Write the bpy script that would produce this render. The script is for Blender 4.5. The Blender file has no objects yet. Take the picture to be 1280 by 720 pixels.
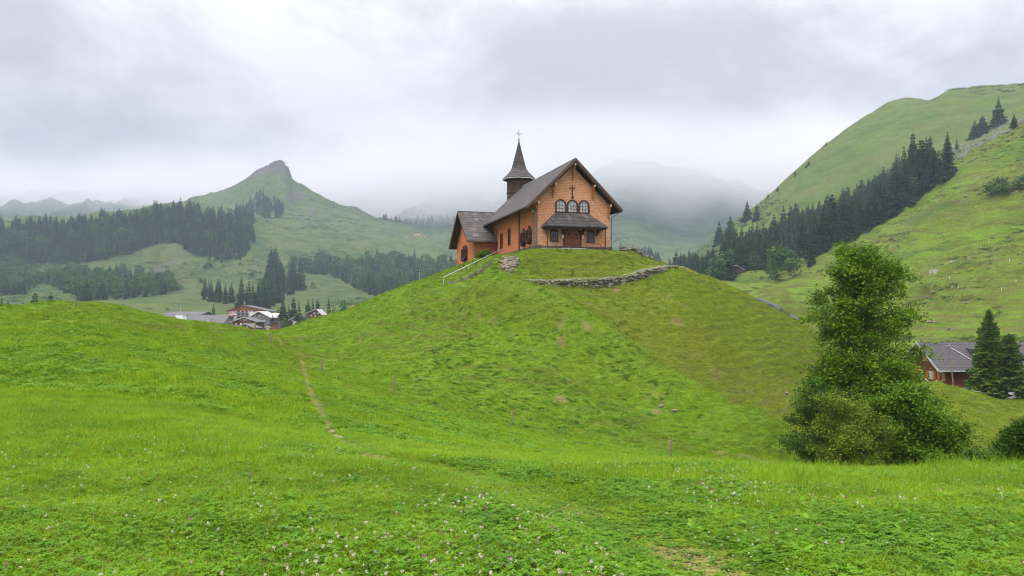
import bpy, math, random
import numpy as np
from mathutils import Vector, Matrix, Euler
random.seed(7)
R = np.random.default_rng(11)
PI = math.pi
C = bpy.context.scene
COL = C.collection

# ------------------------------------------------------------ camera, sky, sun, exposure
cam_d = bpy.data.cameras.new('camera'); cam = bpy.data.objects.new('camera', cam_d); COL.objects.link(cam)
cam.location = (0, 0, 0); cam.rotation_euler = (PI/2, 0, 0)      # eye 1.6 m above the meadow, whose near ground lies at z = -1.6
cam_d.sensor_width = 36; cam_d.lens = 28.125; cam_d.shift_y = 0.03125
cam_d.clip_start = 0.1; cam_d.clip_end = 20000
C.camera = cam

SUN_EL, SUN_AZ = math.radians(52), math.radians(215)              # azimuth clockwise from +Y: high, behind the camera to its left
world = bpy.data.worlds.new('World'); C.world = world; world.use_nodes = True
wt = world.node_tree; wt.nodes.clear()
def wn(t, **k):
    n = wt.nodes.new(t)
    for a, b in k.items(): setattr(n, a, b)
    return n
def math_node(tree, op, a, b=None, c=None, clamp=False):
    n = tree.nodes.new('ShaderNodeMath'); n.operation = op; n.use_clamp = clamp
    for i, v in enumerate((a, b, c)):
        if v is None: continue
        if isinstance(v, (int, float)): n.inputs[i].default_value = v
        else: tree.links.new(v, n.inputs[i])
    return n.outputs[0]
def mix_node(tree, fac, a, b, blend='MIX'):
    n = tree.nodes.new('ShaderNodeMix'); n.data_type = 'RGBA'; n.blend_type = blend
    for s, v in (('Factor', fac), ('A', a), ('B', b)):
        sock = [q for q in n.inputs if q.name == s and (q.type == ('VALUE' if s == 'Factor' else 'RGBA'))][0]
        if isinstance(v, (int, float)): sock.default_value = v
        elif isinstance(v, tuple): sock.default_value = (*v[:3], 1)
        else: tree.links.new(v, sock)
    return [q for q in n.outputs if q.type == 'RGBA'][0]
sky = wn('ShaderNodeTexSky', sky_type='NISHITA'); sky.sun_disc = False
sky.sun_elevation = SUN_EL; sky.sun_rotation = SUN_AZ; sky.altitude = 1100; sky.dust_density = 3
tc = wn('ShaderNodeTexCoord')
sep = wn('ShaderNodeSeparateXYZ'); wt.links.new(tc.outputs['Generated'], sep.inputs[0])
# overcast deck: the sky direction is projected on a flat cloud layer, so that the clouds flatten towards the horizon
zz = math_node(wt, 'ADD', math_node(wt, 'MAXIMUM', sep.outputs[2], 0.0), 0.50)
cx = math_node(wt, 'DIVIDE', sep.outputs[0], zz); cy = math_node(wt, 'DIVIDE', sep.outputs[1], zz)
cmb = wn('ShaderNodeCombineXYZ'); wt.links.new(cx, cmb.inputs[0]); wt.links.new(cy, cmb.inputs[1]); cmb.inputs[2].default_value = 3.7
def wnoise(scale, detail, dist=0.0, rough=0.55):
    n = wn('ShaderNodeTexNoise'); n.inputs['Scale'].default_value = scale; n.inputs['Detail'].default_value = detail
    n.inputs['Distortion'].default_value = dist; n.inputs['Roughness'].default_value = rough
    wt.links.new(cmb.outputs[0], n.inputs['Vector']); return n.outputs['Fac']
n1 = wnoise(2.0, 6, 0.6, 0.55); n2 = wnoise(5.5, 8, 0.5, 0.6)
cl = math_node(wt, 'ADD', math_node(wt, 'MULTIPLY', n1, 0.66), math_node(wt, 'MULTIPLY', n2, 0.34))
ramp = wn('ShaderNodeValToRGB'); wt.links.new(cl, ramp.inputs[0])
ramp.color_ramp.interpolation = 'EASE'
e = ramp.color_ramp.elements
e[0].position = 0.40; e[0].color = (7.2, 6.85, 7.1, 1)
e[1].position = 0.62; e[1].color = (12.4, 11.9, 12.0, 1)
# an overcast sky is brighter overhead than near the horizon
up_ = math_node(wt, 'MAXIMUM', sep.outputs[2], 0.0)
grad = math_node(wt, 'ADD', 0.64, math_node(wt, 'ADD', math_node(wt, 'MULTIPLY', up_, 0.62), math_node(wt, 'MULTIPLY', math_node(wt, 'POWER', up_, 3.0), 5.5)))
sc = wn('ShaderNodeVectorMath', operation='SCALE'); wt.links.new(ramp.outputs[0], sc.inputs[0]); wt.links.new(grad, sc.inputs['Scale'])
skycol = mix_node(wt, 0.93, sky.outputs[0], sc.outputs[0])
bg = wn('ShaderNodeBackground'); bg.inputs['Strength'].default_value = 0.10
wt.links.new(skycol, bg.inputs['Color'])
wo = wn('ShaderNodeOutputWorld'); wt.links.new(bg.outputs[0], wo.inputs['Surface'])

sun_d = bpy.data.lights.new('sun', 'SUN'); sun_d.energy = 1.5; sun_d.angle = math.radians(12); sun_d.color = (1.0, 0.96, 0.90)
sun = bpy.data.objects.new('sun', sun_d); COL.objects.link(sun)
sdir = Vector((math.sin(SUN_AZ)*math.cos(SUN_EL), math.cos(SUN_AZ)*math.cos(SUN_EL), math.sin(SUN_EL)))
sun.rotation_euler = sdir.to_track_quat('Z', 'Y').to_euler(); sun.location = sdir*800

vs = C.view_settings; vs.view_transform = 'Standard'; vs.look = 'None'; vs.gamma = 1; vs.use_curve_mapping = False
vs.exposure = 0.08
cy_ = C.cycles
cy_.max_bounces = 6; cy_.diffuse_bounces = 3; cy_.glossy_bounces = 2; cy_.transmission_bounces = 3; cy_.volume_bounces = 5
cy_.transparent_max_bounces = 8; cy_.use_denoising = True; cy_.caustics_reflective = False; cy_.caustics_refractive = False
cy_.pixel_filter_type = 'BLACKMAN_HARRIS'; cy_.filter_width = 1.1
cy_.volume_step_rate = 2.0; cy_.volume_max_steps = 128

# ------------------------------------------------------------ materials
def attr_node(t, name):
    n = t.nodes.new('ShaderNodeAttribute'); n.attribute_name = name; return n.outputs['Fac']
def noise_node(t, vec, scale, detail=3, rough=0.55, dist=0.0):
    n = t.nodes.new('ShaderNodeTexNoise'); n.inputs['Scale'].default_value = scale; n.inputs['Detail'].default_value = detail
    n.inputs['Roughness'].default_value = rough; n.inputs['Distortion'].default_value = dist
    if vec is not None: t.links.new(vec, n.inputs['Vector'])
    return n.outputs['Fac']
def ramp_node(t, fac, a, b):
    n = t.nodes.new('ShaderNodeMapRange'); n.inputs['From Min'].default_value = a; n.inputs['From Max'].default_value = b
    n.interpolation_type = 'SMOOTHSTEP'; t.links.new(fac, n.inputs['Value']); return n.outputs[0]
def scale_vec(t, vec, s):
    n = t.nodes.new('ShaderNodeVectorMath'); n.operation = 'MULTIPLY'; n.inputs[1].default_value = s
    t.links.new(vec, n.inputs[0]); return n.outputs[0]
def new_mat(name):
    m = bpy.data.materials.new(name); m.use_nodes = True
    t = m.node_tree; b = t.nodes['Principled BSDF']; b.inputs['Specular IOR Level'].default_value = 0.3
    return m, t, b
def mat(name, a, b=None, scale=3.0, rough=0.8, bump=0.0, bscale=None, stretch=(1, 1, 1), metal=0.0, spec=0.3, detail=4, rand=0.0):
    """noise-mixed two-colour paint, wood, stone or metal"""
    m, t, bs = new_mat(name)
    co = t.nodes.new('ShaderNodeTexCoord').outputs['Object']; v = scale_vec(t, co, stretch)
    if b is None: b = tuple(c*0.75 for c in a)
    f = ramp_node(t, noise_node(t, v, scale, detail, 0.6), 0.32, 0.68)
    col = mix_node(t, f, a, b)
    if rand:
        oi = t.nodes.new('ShaderNodeObjectInfo').outputs['Random']
        col = mix_node(t, math_node(t, 'MULTIPLY', oi, rand), col, (0.02, 0.03, 0.015))
    t.links.new(col, bs.inputs['Base Color'])
    bs.inputs['Roughness'].default_value = rough; bs.inputs['Metallic'].default_value = metal; bs.inputs['Specular IOR Level'].default_value = spec
    if bump:
        bn = t.nodes.new('ShaderNodeBump'); bn.inputs['Strength'].default_value = bump; bn.inputs['Distance'].default_value = 0.03
        t.links.new(noise_node(t, v, bscale or scale*2, 4), bn.inputs['Height']); t.links.new(bn.outputs[0], bs.inputs['Normal'])
    return m
def shingle_mat(name, a, b, c, w, h, vertical='Z', rough=0.85, dirt=(0.1, 0.06, 0.04), wear=0.5, bumpd=0.03):
    """rows of small shingles: brick texture over object space, plus weather stains of their own shape"""
    m, t, bs = new_mat(name)
    co = t.nodes.new('ShaderNodeTexCoord').outputs['Object']
    sp = t.nodes.new('ShaderNodeSeparateXYZ'); t.links.new(co, sp.inputs[0])
    cb = t.nodes.new('ShaderNodeCombineXYZ')
    t.links.new(math_node(t, 'ADD', sp.outputs[0], sp.outputs[1]), cb.inputs[0]); t.links.new(sp.outputs[2], cb.inputs[1])
    bt = t.nodes.new('ShaderNodeTexBrick'); t.links.new(cb.outputs[0], bt.inputs['Vector'])
    bt.inputs['Color1'].default_value = (*a, 1); bt.inputs['Color2'].default_value = (*b, 1); bt.inputs['Mortar'].default_value = (*c, 1)
    bt.inputs['Scale'].default_value = 1.0; bt.inputs['Mortar Size'].default_value = h*0.12; bt.inputs['Brick Width'].default_value = w; bt.inputs['Row Height'].default_value = h
    bt.inputs['Bias'].default_value = -0.1
    st = math_node(t, 'MULTIPLY', ramp_node(t, noise_node(t, co, 0.9, 6, 0.65), 0.5, 0.8), wear)
    fine = ramp_node(t, noise_node(t, co, 5.0, 5, 0.7), 0.3, 0.75)
    col = mix_node(t, math_node(t, 'MULTIPLY', fine, 0.75), bt.outputs['Color'], tuple(0.60*x for x in b))
    col = mix_node(t, st, col, dirt)
    t.links.new(col, bs.inputs['Base Color']); bs.inputs['Roughness'].default_value = rough
    bn = t.nodes.new('ShaderNodeBump'); bn.inputs['Strength'].default_value = 0.8; bn.inputs['Distance'].default_value = bumpd
    t.links.new(noise_node(t, co, 4.0, 4), bn.inputs['Height']); t.links.new(bn.outputs[0], bs.inputs['Normal'])
    return m
def leaf_mat(name, a, b, c=None, scale=1.2, trans=0.25, rough=0.55, world_pos=False, rand=0.35):
    m, t, bs = new_mat(name)
    if world_pos: co = t.nodes.new('ShaderNodeNewGeometry').outputs['Position']
    else: co = t.nodes.new('ShaderNodeTexCoord').outputs['Object']
    oi = t.nodes.new('ShaderNodeObjectInfo').outputs['Random']
    col = mix_node(t, ramp_node(t, noise_node(t, co, scale, 4, 0.6), 0.3, 0.7), a, b)
    if 'spruce needles' in name:                                    # stands of slightly different age and kind
        wp_ = t.nodes.new('ShaderNodeNewGeometry').outputs['Position']; col = mix_node(t, math_node(t, 'MULTIPLY', ramp_node(t, noise_node(t, wp_, .06, 6, .75), .45, .65), .8), col, (0.045, 0.085, 0.026))
    col = mix_node(t, math_node(t, 'MULTIPLY', oi, rand), col, c or tuple(0.6*x for x in a))
    t.links.new(col, bs.inputs['Base Color']); bs.inputs['Roughness'].default_value = rough; bs.inputs['Specular IOR Level'].default_value = 0.1
    if trans:
        tr = t.nodes.new('ShaderNodeBsdfTranslucent'); t.links.new(col, tr.inputs['Color'])
        mx = t.nodes.new('ShaderNodeMixShader'); mx.inputs[0].default_value = trans
        out = t.nodes['Material Output']
        t.links.new(bs.outputs[0], mx.inputs[1]); t.links.new(tr.outputs[0], mx.inputs[2]); t.links.new(mx.outputs[0], out.inputs['Surface'])
    return m

# ------------------------------------------------------------ mesh helpers
class MB:
    """collects shapes; build() links them as ONE mesh object"""
    def __init__(s): s.v = []; s.f = []
    def add(s, vs, fs):
        o = len(s.v); s.v += [tuple(p) for p in vs]; s.f += [tuple(o+i for i in f) for f in fs]; return s
    def box(s, x0, x1, y0, y1, z0, z1):
        return s.add([(x0,y0,z0),(x1,y0,z0),(x1,y1,z0),(x0,y1,z0),(x0,y0,z1),(x1,y0,z1),(x1,y1,z1),(x0,y1,z1)],
                     [(0,3,2,1),(4,5,6,7),(0,1,5,4),(1,2,6,5),(2,3,7,6),(3,0,4,7)])
    def prism(s, poly, ext):
        """closed polygon of 3-D points pushed along ext"""
        n = len(poly); e = Vector(ext); vs = [Vector(p) for p in poly] + [Vector(p)+e for p in poly]
        fs = [tuple(range(n))[::-1], tuple(range(n, 2*n))] + [(i, (i+1) % n, n+(i+1) % n, n+i) for i in range(n)]
        return s.add(vs, fs)
    def tube(s, a, b, r, r2=None, n=6, cap=True):
        a, b = Vector(a), Vector(b); r2 = r if r2 is None else r2; d = (b-a)
        if d.length < 1e-6: return s
        q = d.to_track_quat('Z', 'Y'); vs = []
        for p, rr in ((a, r), (b, r2)):
            for i in range(n):
                t = 2*PI*i/n; vs.append(p + q @ Vector((rr*math.cos(t), rr*math.sin(t), 0)))
        fs = [(i, (i+1) % n, n+(i+1) % n, n+i) for i in range(n)]
        if cap: fs += [tuple(range(n))[::-1], tuple(range(n, 2*n))]
        return s.add(vs, fs)
    def bar(s, a, b, w, h):
        """square beam from a to b, w wide and h high"""
        a, b = Vector(a), Vector(b); d = (b-a).normalized(); up = Vector((0, 0, 1))
        if abs(d.z) > 0.98: up = Vector((0, 1, 0))
        x = d.cross(up).normalized()*w/2; y = x.cross(d).normalized()*h/2
        vs = [p+i*x+j*y for p in (a, b) for i, j in ((-1,-1),(1,-1),(1,1),(-1,1))]
        return s.add(vs, [(0,3,2,1),(4,5,6,7),(0,1,5,4),(1,2,6,5),(2,3,7,6),(3,0,4,7)])
    def lathe(s, prof, c=(0, 0, 0), n=8, ph=0.0):
        vs = []
        for r, z in prof:
            for i in range(n):
                t = 2*PI*i/n+ph; vs.append((c[0]+r*math.cos(t), c[1]+r*math.sin(t), c[2]+z))
        fs = [(k*n+i, k*n+(i+1) % n, (k+1)*n+(i+1) % n, (k+1)*n+i) for k in range(len(prof)-1) for i in range(n)]
        fs += [tuple(range(n))[::-1], tuple((len(prof)-1)*n+i for i in range(n))]
        return s.add(vs, fs)
    def rock(s, c, sx, sy, sz, seed=0):
        rr = random.Random(seed); vs = []; fs = []
        st, sl = 4, 6
        for i in range(st+1):
            for j in range(sl):
                th = PI*i/st; ph = 2*PI*j/sl; k = rr.uniform(0.75, 1.15)
                vs.append((c[0]+sx*k*math.sin(th)*math.cos(ph), c[1]+sy*k*math.sin(th)*math.sin(ph), c[2]+sz*k*math.cos(th)))
        for i in range(st):
            for j in range(sl):
                fs.append((i*sl+j, (i+1)*sl+j, (i+1)*sl+(j+1) % sl, i*sl+(j+1) % sl))
        return s.add(vs, fs)
    def build(s, name, m, parent=None, smooth=False):
        me = bpy.data.meshes.new(name); me.from_pydata(s.v, [], s.f); me.update()
        return link_mesh(name, me, m, parent, smooth)
def link_mesh(name, me, m, parent=None, smooth=False):
    if m is not None: me.materials.append(m)
    if smooth: me.polygons.foreach_set('use_smooth', [True]*len(me.polygons))
    o = bpy.data.objects.new(name, me); COL.objects.link(o)
    if parent is not None: o.parent = parent
    return o
def np_mesh(name, V, F):
    """numpy vertices (n,3) and faces (m,k) -> mesh data"""
    V = np.ascontiguousarray(V, dtype=np.float32); F = np.ascontiguousarray(F, dtype=np.int32); k = F.shape[1]
    me = bpy.data.meshes.new(name); me.vertices.add(len(V)); me.vertices.foreach_set('co', V.ravel())
    me.loops.add(F.size); me.loops.foreach_set('vertex_index', F.ravel())
    me.polygons.add(len(F)); me.polygons.foreach_set('loop_start', np.arange(0, F.size, k, dtype=np.int32)); me.polygons.foreach_set('loop_total', np.full(len(F), k, dtype=np.int32))
    me.update(calc_edges=True); me.validate(); return me
def pieces(name, m, parent, items):
    """one object per board"""
    for poly, ext in items: MB().prism(poly, ext).build(name, m, parent)
def tag(o, label=None, cat=None, group=None, kind=None):
    if label: o['label'] = label
    if cat: o['category'] = cat
    if group: o['group'] = group
    if kind: o['kind'] = kind
    return o
def empty(name, loc, label, cat, group=None, rz=0.0, scale=1.0):
    o = bpy.data.objects.new(name, None); COL.objects.link(o); o.empty_display_size = 0.5
    o.location = loc; o.rotation_euler = (0, 0, rz); o.scale = (scale,)*3
    return tag(o, label, cat, group)
def copy_tree(o, loc=None, rz=None, scale=None, label=None, parent=None):
    c = o.copy(); COL.objects.link(c); c.parent = parent
    if loc is not None: c.location = loc
    if rz is not None: c.rotation_euler = (0, 0, rz)
    if scale is not None: c.scale = scale if hasattr(scale, '__len__') else (scale,)*3
    if label: c['label'] = label
    for ch in list(o.children): copy_tree(ch, parent=c)
    return c

# ------------------------------------------------------------ terrain: one sheet from the camera's feet to the far mountains
def pchip(x, y, xi):
    """monotone cubic through (x, y); x may be (k,) and y (k,) ; xi any shape"""
    x = np.asarray(x, float); y = np.asarray(y, float); h = np.diff(x); dl = np.diff(y)/h
    m = np.zeros_like(y); w1 = 2*h[1:]+h[:-1]; w2 = h[1:]+2*h[:-1]
    same = (dl[:-1]*dl[1:]) > 0
    with np.errstate(divide='ignore', invalid='ignore'):
        m[1:-1] = np.where(same, (w1+w2)/(w1/dl[:-1]+w2/dl[1:]), 0)
    m[0] = dl[0]; m[-1] = dl[-1]
    xi = np.clip(xi, x[0], x[-1]); i = np.clip(np.searchsorted(x, xi)-1, 0, len(h)-1)
    t = (xi-x[i])/h[i]; t2 = t*t; t3 = t2*t
    return (2*t3-3*t2+1)*y[i]+(t3-2*t2+t)*h[i]*m[i]+(3*t2-2*t3)*y[i+1]+(t3-t2)*h[i]*m[i+1]
_tab = np.random.default_rng(5).random((256, 256))
def vnoise(x, y):
    xi = np.floor(x).astype(int); yi = np.floor(y).astype(int); fx = x-xi; fy = y-yi
    u = fx*fx*fx*(fx*(fx*6-15)+10); v = fy*fy*fy*(fy*(fy*6-15)+10)
    a = _tab[xi & 255, yi & 255]; b = _tab[(xi+1) & 255, yi & 255]; c = _tab[xi & 255, (yi+1) & 255]; d = _tab[(xi+1) & 255, (yi+1) & 255]
    return (a*(1-u)+b*u)*(1-v)+(c*(1-u)+d*u)*v
def fbm(x, y, o=4, g=0.5, ridged=False):
    s = 0; a = 1; n = 0
    for k in range(o):
        v = vnoise(x+17.3*k, y-9.1*k)
        if ridged: v = 1-np.abs(2*v-1)
        s = s+a*v; n += a; a *= g; x, y = 2.03*(0.8*x-0.6*y), 2.03*(0.6*x+0.8*y)
    return s/n
def sstep(a, b, x):
    t = np.clip((x-a)/(b-a), 0, 1); return t*t*(3-2*t)
# every layer: keys (bearing, distance, height). Bearing b: x = (b-640)/1000 * y. 'P' keys give height as an elevation row instead.
def P(b, d, row): return (b, d, (400-row)/1000*d)
L = [
 [(-1200,1.5,-1.6),(2500,1.5,-1.6)],
 [(-1200,5,-1.55),(0,5,-1.6),(1280,5,-1.6),(2500,5,-1.6)],
 [(-1200,10,-1.5),(0,10,-1.65),(300,10,-1.7),(640,10,-1.88),(838,10,-1.95),(1000,10,-1.98),(1280,10,-1.99),(2500,10,-1.9)],
 [(-1200,20,-1.6),(0,20,-1.9),(200,20,-2.1),(340,20,-2.6),(492,20,-3.1),(640,20,-3.5),(838,20,-3.9),(1000,20,-4.4),(1090,20,-4.7),(1280,20,-4.4),(2500,20,-4)],
 [(-1200,35,-.8),(0,35,-1.2),(100,35,-1.3),(200,35,-1.8),(340,35,-2.7),(492,35,-4.1),(640,35,-5.4),(838,35,-6.4),(1000,35,-7.3),(1090,35,-7.8),(1280,35,-7.0),(2500,35,-6)],
 [(-1200,50,0),(0,50,-.4),(100,50,-.3),(200,50,-1.2),(340,50,-2.8),(402,50,-3.7),(492,50,-4.65),(640,50,-6.5),(838,50,-8.0),(1000,50,-9.4),(1090,50,-10),(1160,50,-9.2),(1250,50,-8.6),(2500,50,-8)],
 [(-1200,70,1),(0,70,.85),(100,70,1.33),(200,70,.2),(260,70,-.6),(310,70,-1.3),(340,70,-2.3),(402,70,-4.2),(492,70,-3.6),(560,70,-2.8),(640,70,-2.1),(715,70,-2.6),(765,70,-3.5),(838,70,-5.6),(900,70,-7.2),(950,70,-8.5),(1000,70,-9.6),(1100,70,-9.8),(1160,70,-7.6),(1220,70,-8),(1280,70,-9.1),(2500,70,-9)],
 [(-1200,80,.8),(0,80,1.0),(100,80,1.3),(200,80,.35),(260,80,-.7),(310,80,-1.4),(340,80,-1.9),(402,80,-2.0),(492,80,-.6),(560,80,.9),(640,80,2.0),(715,80,1.8),(765,80,1.2),(815,80,.6),(850,80,-.2),(900,80,-2.5),(950,80,-4.8),(1000,80,-7.2),(1050,80,-9.0),(1100,80,-9.2),P(1160,80,479),P(1220,80,494),P(1280,80,511),(2500,80,-9)],
 # foot of the dry stone wall below the chapel
 [(-1200,86,.6),(0,86,.3),(100,86,.6),(200,86,.1),(260,86,-.8),(310,86,-1.4),(340,86,-1.6),(402,86,-.8),(492,86,1.6),(560,86,3.6),(600,86,4.0),P(640,86,354),P(700,86,357),P(740,86.5,358),P(793,88,350),P(824,90,341),P(846,92,334.5),P(875,94,345),P(900,94,358),P(950,94,387),P(1000,94,418),(1050,94,-5.5),(1100,94,-8.4),(1160,94,-8.6),(1280,94,-9.3),(2500,94,-9)],
 # top of that wall
 [(-1200,86.35,.6),(0,86.35,.3),(100,86.35,.6),(200,86.35,.1),(260,86.35,-.8),(310,86.35,-1.4),(340,86.35,-1.57),(402,86.35,-.7),(492,86.35,1.7),(560,86.35,3.75),(600,86.35,4.15),P(640,86.35,351.5),P(700,86.35,350.5),P(740,86.85,348.5),P(793,88.35,340.5),P(824,90.35,335),P(846,92.35,332.3),P(875,94.35,344),P(900,94.35,356.8),P(950,94.35,385.8),P(1000,94.35,416.8),(1050,94.35,-5.4),(1100,94.35,-8.4),(1160,94.35,-8.6),(1280,94.35,-9.3),(2500,94.35,-9)],
 # inner edge of the path
 [(-1200,88.2,.6),(0,88.2,.1),(100,88.2,.4),(200,88.2,0),(260,88.2,-.8),(310,88.2,-1.4),(340,88.2,-1.5),(402,88.2,-.5),(492,88.2,2.1),(560,88.2,4.1),(600,88.2,4.5),(640,88.2,4.5),(700,88.2,4.55),(740,88.7,4.65),(793,90.2,5.45),(824,92.2,6.1),(846,94.2,6.3),(875,96.2,5.5),(900,96.2,4.4),(950,96.2,1.9),(1000,96.2,-.9),(1050,96.2,-5),(1100,96.2,-8.3),(1160,96.2,-8.6),(1280,96.2,-9.4),(2500,96.2,-9)],
 # edge of the chapel terrace
 [(-1200,95,.4),(0,95,-.8),(100,95,-.8),(200,95,-.6),(260,95,-1.2),(310,95,-1.45),(340,95,-1.33),(402,95,.3),(430,95,1.0),(492,95,3.4),(560,95,5.4),(600,95,6.4),(620,94,7.0),(640,93,7.7),(670,92.3,8.05),(715,93.6,8.2),(765,95.2,8.2),(790,96.5,7.9),(815,97.5,7.3),(850,98,6.3),(875,98.5,5.55),(900,99,4.65),(950,99.5,2.2),(1000,100,-.5),(1050,100,-4.4),(1100,100,-7.8),(1160,100,-9.4),(1280,100,-9.6),(2500,100,-9)],
 [(-1200,104,-2),(0,104,-2.5),(200,104,-2),(260,104,-1.8),(310,104,-1.7),(340,104,-1.5),(402,104,.1),(430,104,1.1),(492,104,3.7),(520,104,4.9),(560,104,6.4),(600,104,8.0),(640,104,8.15),(780,104,8.1),(815,104,7.2),(850,104,6),(875,104,5.1),(900,104,4.2),(950,104,1.6),(1000,104,-1.2),(1050,104,-5),(1100,104,-8),(1160,104,-9.6),(1280,104,-9.7),(2500,104,-9.5)],
 [(-1200,122,-4),(0,122,-5),(340,122,-3.5),(402,122,-1.5),(430,122,-.5),(492,122,2.0),(540,122,5.8),(560,122,7.4),(600,122,8.0),(700,122,8.1),(780,122,7),(850,122,3),(900,122,.5),(950,122,-2.5),(1000,122,-5),(1100,122,-9.8),(1280,122,-9.8),(2500,122,-10)],
 [(-1200,150,-6),(0,150,-6.5),(430,150,-5),(560,150,-1),(700,150,0),(850,150,-3),(950,150,-7),(1100,150,-10),(1200,150,-8),(1280,150,-6.5),(1500,150,0),(2500,150,30)],
 [(-1200,220,-8),(300,220,-7),(560,220,-6),(800,220,-6),(900,220,-3),(960,220,1.5),(1000,220,-.3),(1100,220,-1),(1160,220,0.5),(1280,220,5),(1500,220,20),(2500,220,90)],
 [(-1200,300,-8),(300,300,-7),(700,300,-8),(850,300,-2),(900,300,5),(960,300,9.4),P(1000,300,377),P(1100,300,348),P(1160,300,334),P(1220,300,318),P(1280,300,296),(1500,300,60),(2500,300,160)],
 [(-1200,400,-6),(300,400,-6),(700,400,-6),(850,400,6),P(900,400,356),P(960,400,357),P(1000,400,345),P(1050,400,322),P(1100,400,298),P(1160,400,263),P(1220,400,226),P(1280,400,196),(1500,400,120),(2500,400,250)],
 [(-1200,470,-5),(300,470,-5),(560,470,-4),(800,470,0),(850,470,20),P(900,470,347),P(960,470,341),P(1000,470,327),P(1050,470,303),P(1100,470,276),P(1140,470,250),P(1180,470,218),P(1230,470,188),P(1280,470,160),(1500,470,190),(2500,470,330)],
 [(-1200,560,0),(0,560,0),(200,560,2),(400,560,3),(560,560,5),(760,560,5),(850,560,24),P(900,560,338),P(960,560,332),P(1000,560,325),P(1050,560,304),P(1100,560,283),P(1140,560,256),P(1180,560,222),P(1230,560,192),P(1280,560,166),(1500,560,210),(2500,560,350)],
 [(-1200,750,20),P(0,750,372),P(100,750,370),P(200,750,372),P(300,750,376),P(450,750,378),P(560,750,366),P(700,750,352),P(800,750,355),P(850,750,338),P(900,750,315),P(960,750,290),P(1000,750,272),P(1050,750,252),P(1100,750,230),P(1140,750,205),P(1180,750,187),P(1230,750,170),P(1280,750,150),(1500,750,300),(2500,750,450)],
 [(-1200,1050,80),P(0,1050,345),P(200,1050,345),P(300,1050,350),P(400,1050,347),P(500,1050,354),P(600,1050,340),P(700,1050,342),P(780,1050,345),P(830,1050,342),P(850,1050,330),P(880,1050,312),P(900,1050,295),P(940,1050,266),P(975,1050,238),P(1010,1050,207),P(1040,1050,180),P(1065,1050,162),P(1090,1050,146),P(1115,1050,133),P(1135,1050,128),P(1160,1050,130),P(1178,1050,123),P(1200,1050,117),P(1240,1050,116),P(1280,1050,112),(1500,1050,430),(2500,1050,600)],
 [(-1200,1350,200),P(-200,1350,290),P(0,1350,282),P(60,1350,275),P(120,1350,272),P(180,1350,263),P(215,1350,257),P(240,1350,258),P(265,1350,266),P(290,1350,275),P(320,1350,290),P(360,1350,303),P(400,1350,308),P(450,1350,312),P(500,1350,322),P(560,1350,330),P(700,1350,330),P(850,1350,330),(900,1350,120),(960,1350,150),(1090,1350,220),(1280,1350,240),(2500,1350,400)],
 [(-1200,1700,180),(0,1700,150),(120,1700,165),(200,1700,195),P(250,1700,263),P(300,1700,264),P(350,1700,272),P(400,1700,282),P(450,1700,291),P(500,1700,301),P(560,1700,308),P(620,1700,312),P(800,1700,316),P(850,1700,317),(950,1700,170),(1280,1700,200),(2500,1700,300)],
 [(-1200,2200,150),P(0,2200,285),P(150,2200,275),P(200,2200,265),P(235,2200,255),P(260,2200,247),P(285,2200,238),P(310,2200,226),P(328,2200,217),P(338,2200,211),P(345,2200,207.5),P(353,2200,208),P(360,2200,214),P(366,2200,228),P(380,2200,236),P(400,2200,246),P(425,2200,257),P(450,2200,266),P(475,2200,276),P(500,2200,283),P(560,2200,292),P(620,2200,290),P(740,2200,284),P(790,2200,280),P(850,2200,300),(950,2200,230),(1280,2200,250),(2500,2200,250)],
 [(-1200,2700,300),P(0,2700,266),P(120,2700,268),P(200,2700,275),P(300,2700,290),P(400,2700,300),P(460,2700,276),P(500,2700,271),P(560,2700,266),P(620,2700,262),P(700,2700,232),P(740,2700,218),P(780,2700,210),P(820,2700,206),P(860,2700,207),P(900,2700,222),P(950,2700,240),(1100,2700,280),(2500,2700,300)],
 [(-1200,3500,700),P(0,3500,245),P(300,3500,250),P(450,3500,240),P(560,3500,252),P(700,3500,252),P(800,3500,250),P(860,3500,252),P(920,3500,262),(960,3500,300),(1100,3500,500),(2500,3500,800)],
 [(-1200,4600,300),(2500,4600,300)],
]
BX = np.unique(np.concatenate([np.linspace(-1200, -60, 58), np.arange(-60, 1342, 2.5), np.linspace(1342, 2500, 58)]))
DY = np.concatenate([np.geomspace(1.5, 45, 170)[:-1], np.arange(45, 80, .5), np.arange(80, 112, .22), np.arange(112, 160, .8), np.geomspace(160, 700, 210)[:-1], np.geomspace(700, 4600, 260)])
nb, nd = len(BX), len(DY)
LD = np.zeros((len(L), nb)); LZ = np.zeros((len(L), nb))
for k, keys in enumerate(L):
    kb = [q[0] for q in keys]; LD[k] = np.interp(BX, kb, [q[1] for q in keys])
    LZ[k] = pchip(kb, [q[2] for q in keys], BX) if len(kb) > 2 else np.interp(BX, kb, [q[2] for q in keys])
Z = np.stack([pchip(LD[:, i], LZ[:, i], DY) for i in range(nb)], 0)      # (bearing, distance)
GX = (BX[:, None]-640)/1000*DY[None, :]; GY = np.broadcast_to(DY[None, :], GX.shape).copy()
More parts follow.
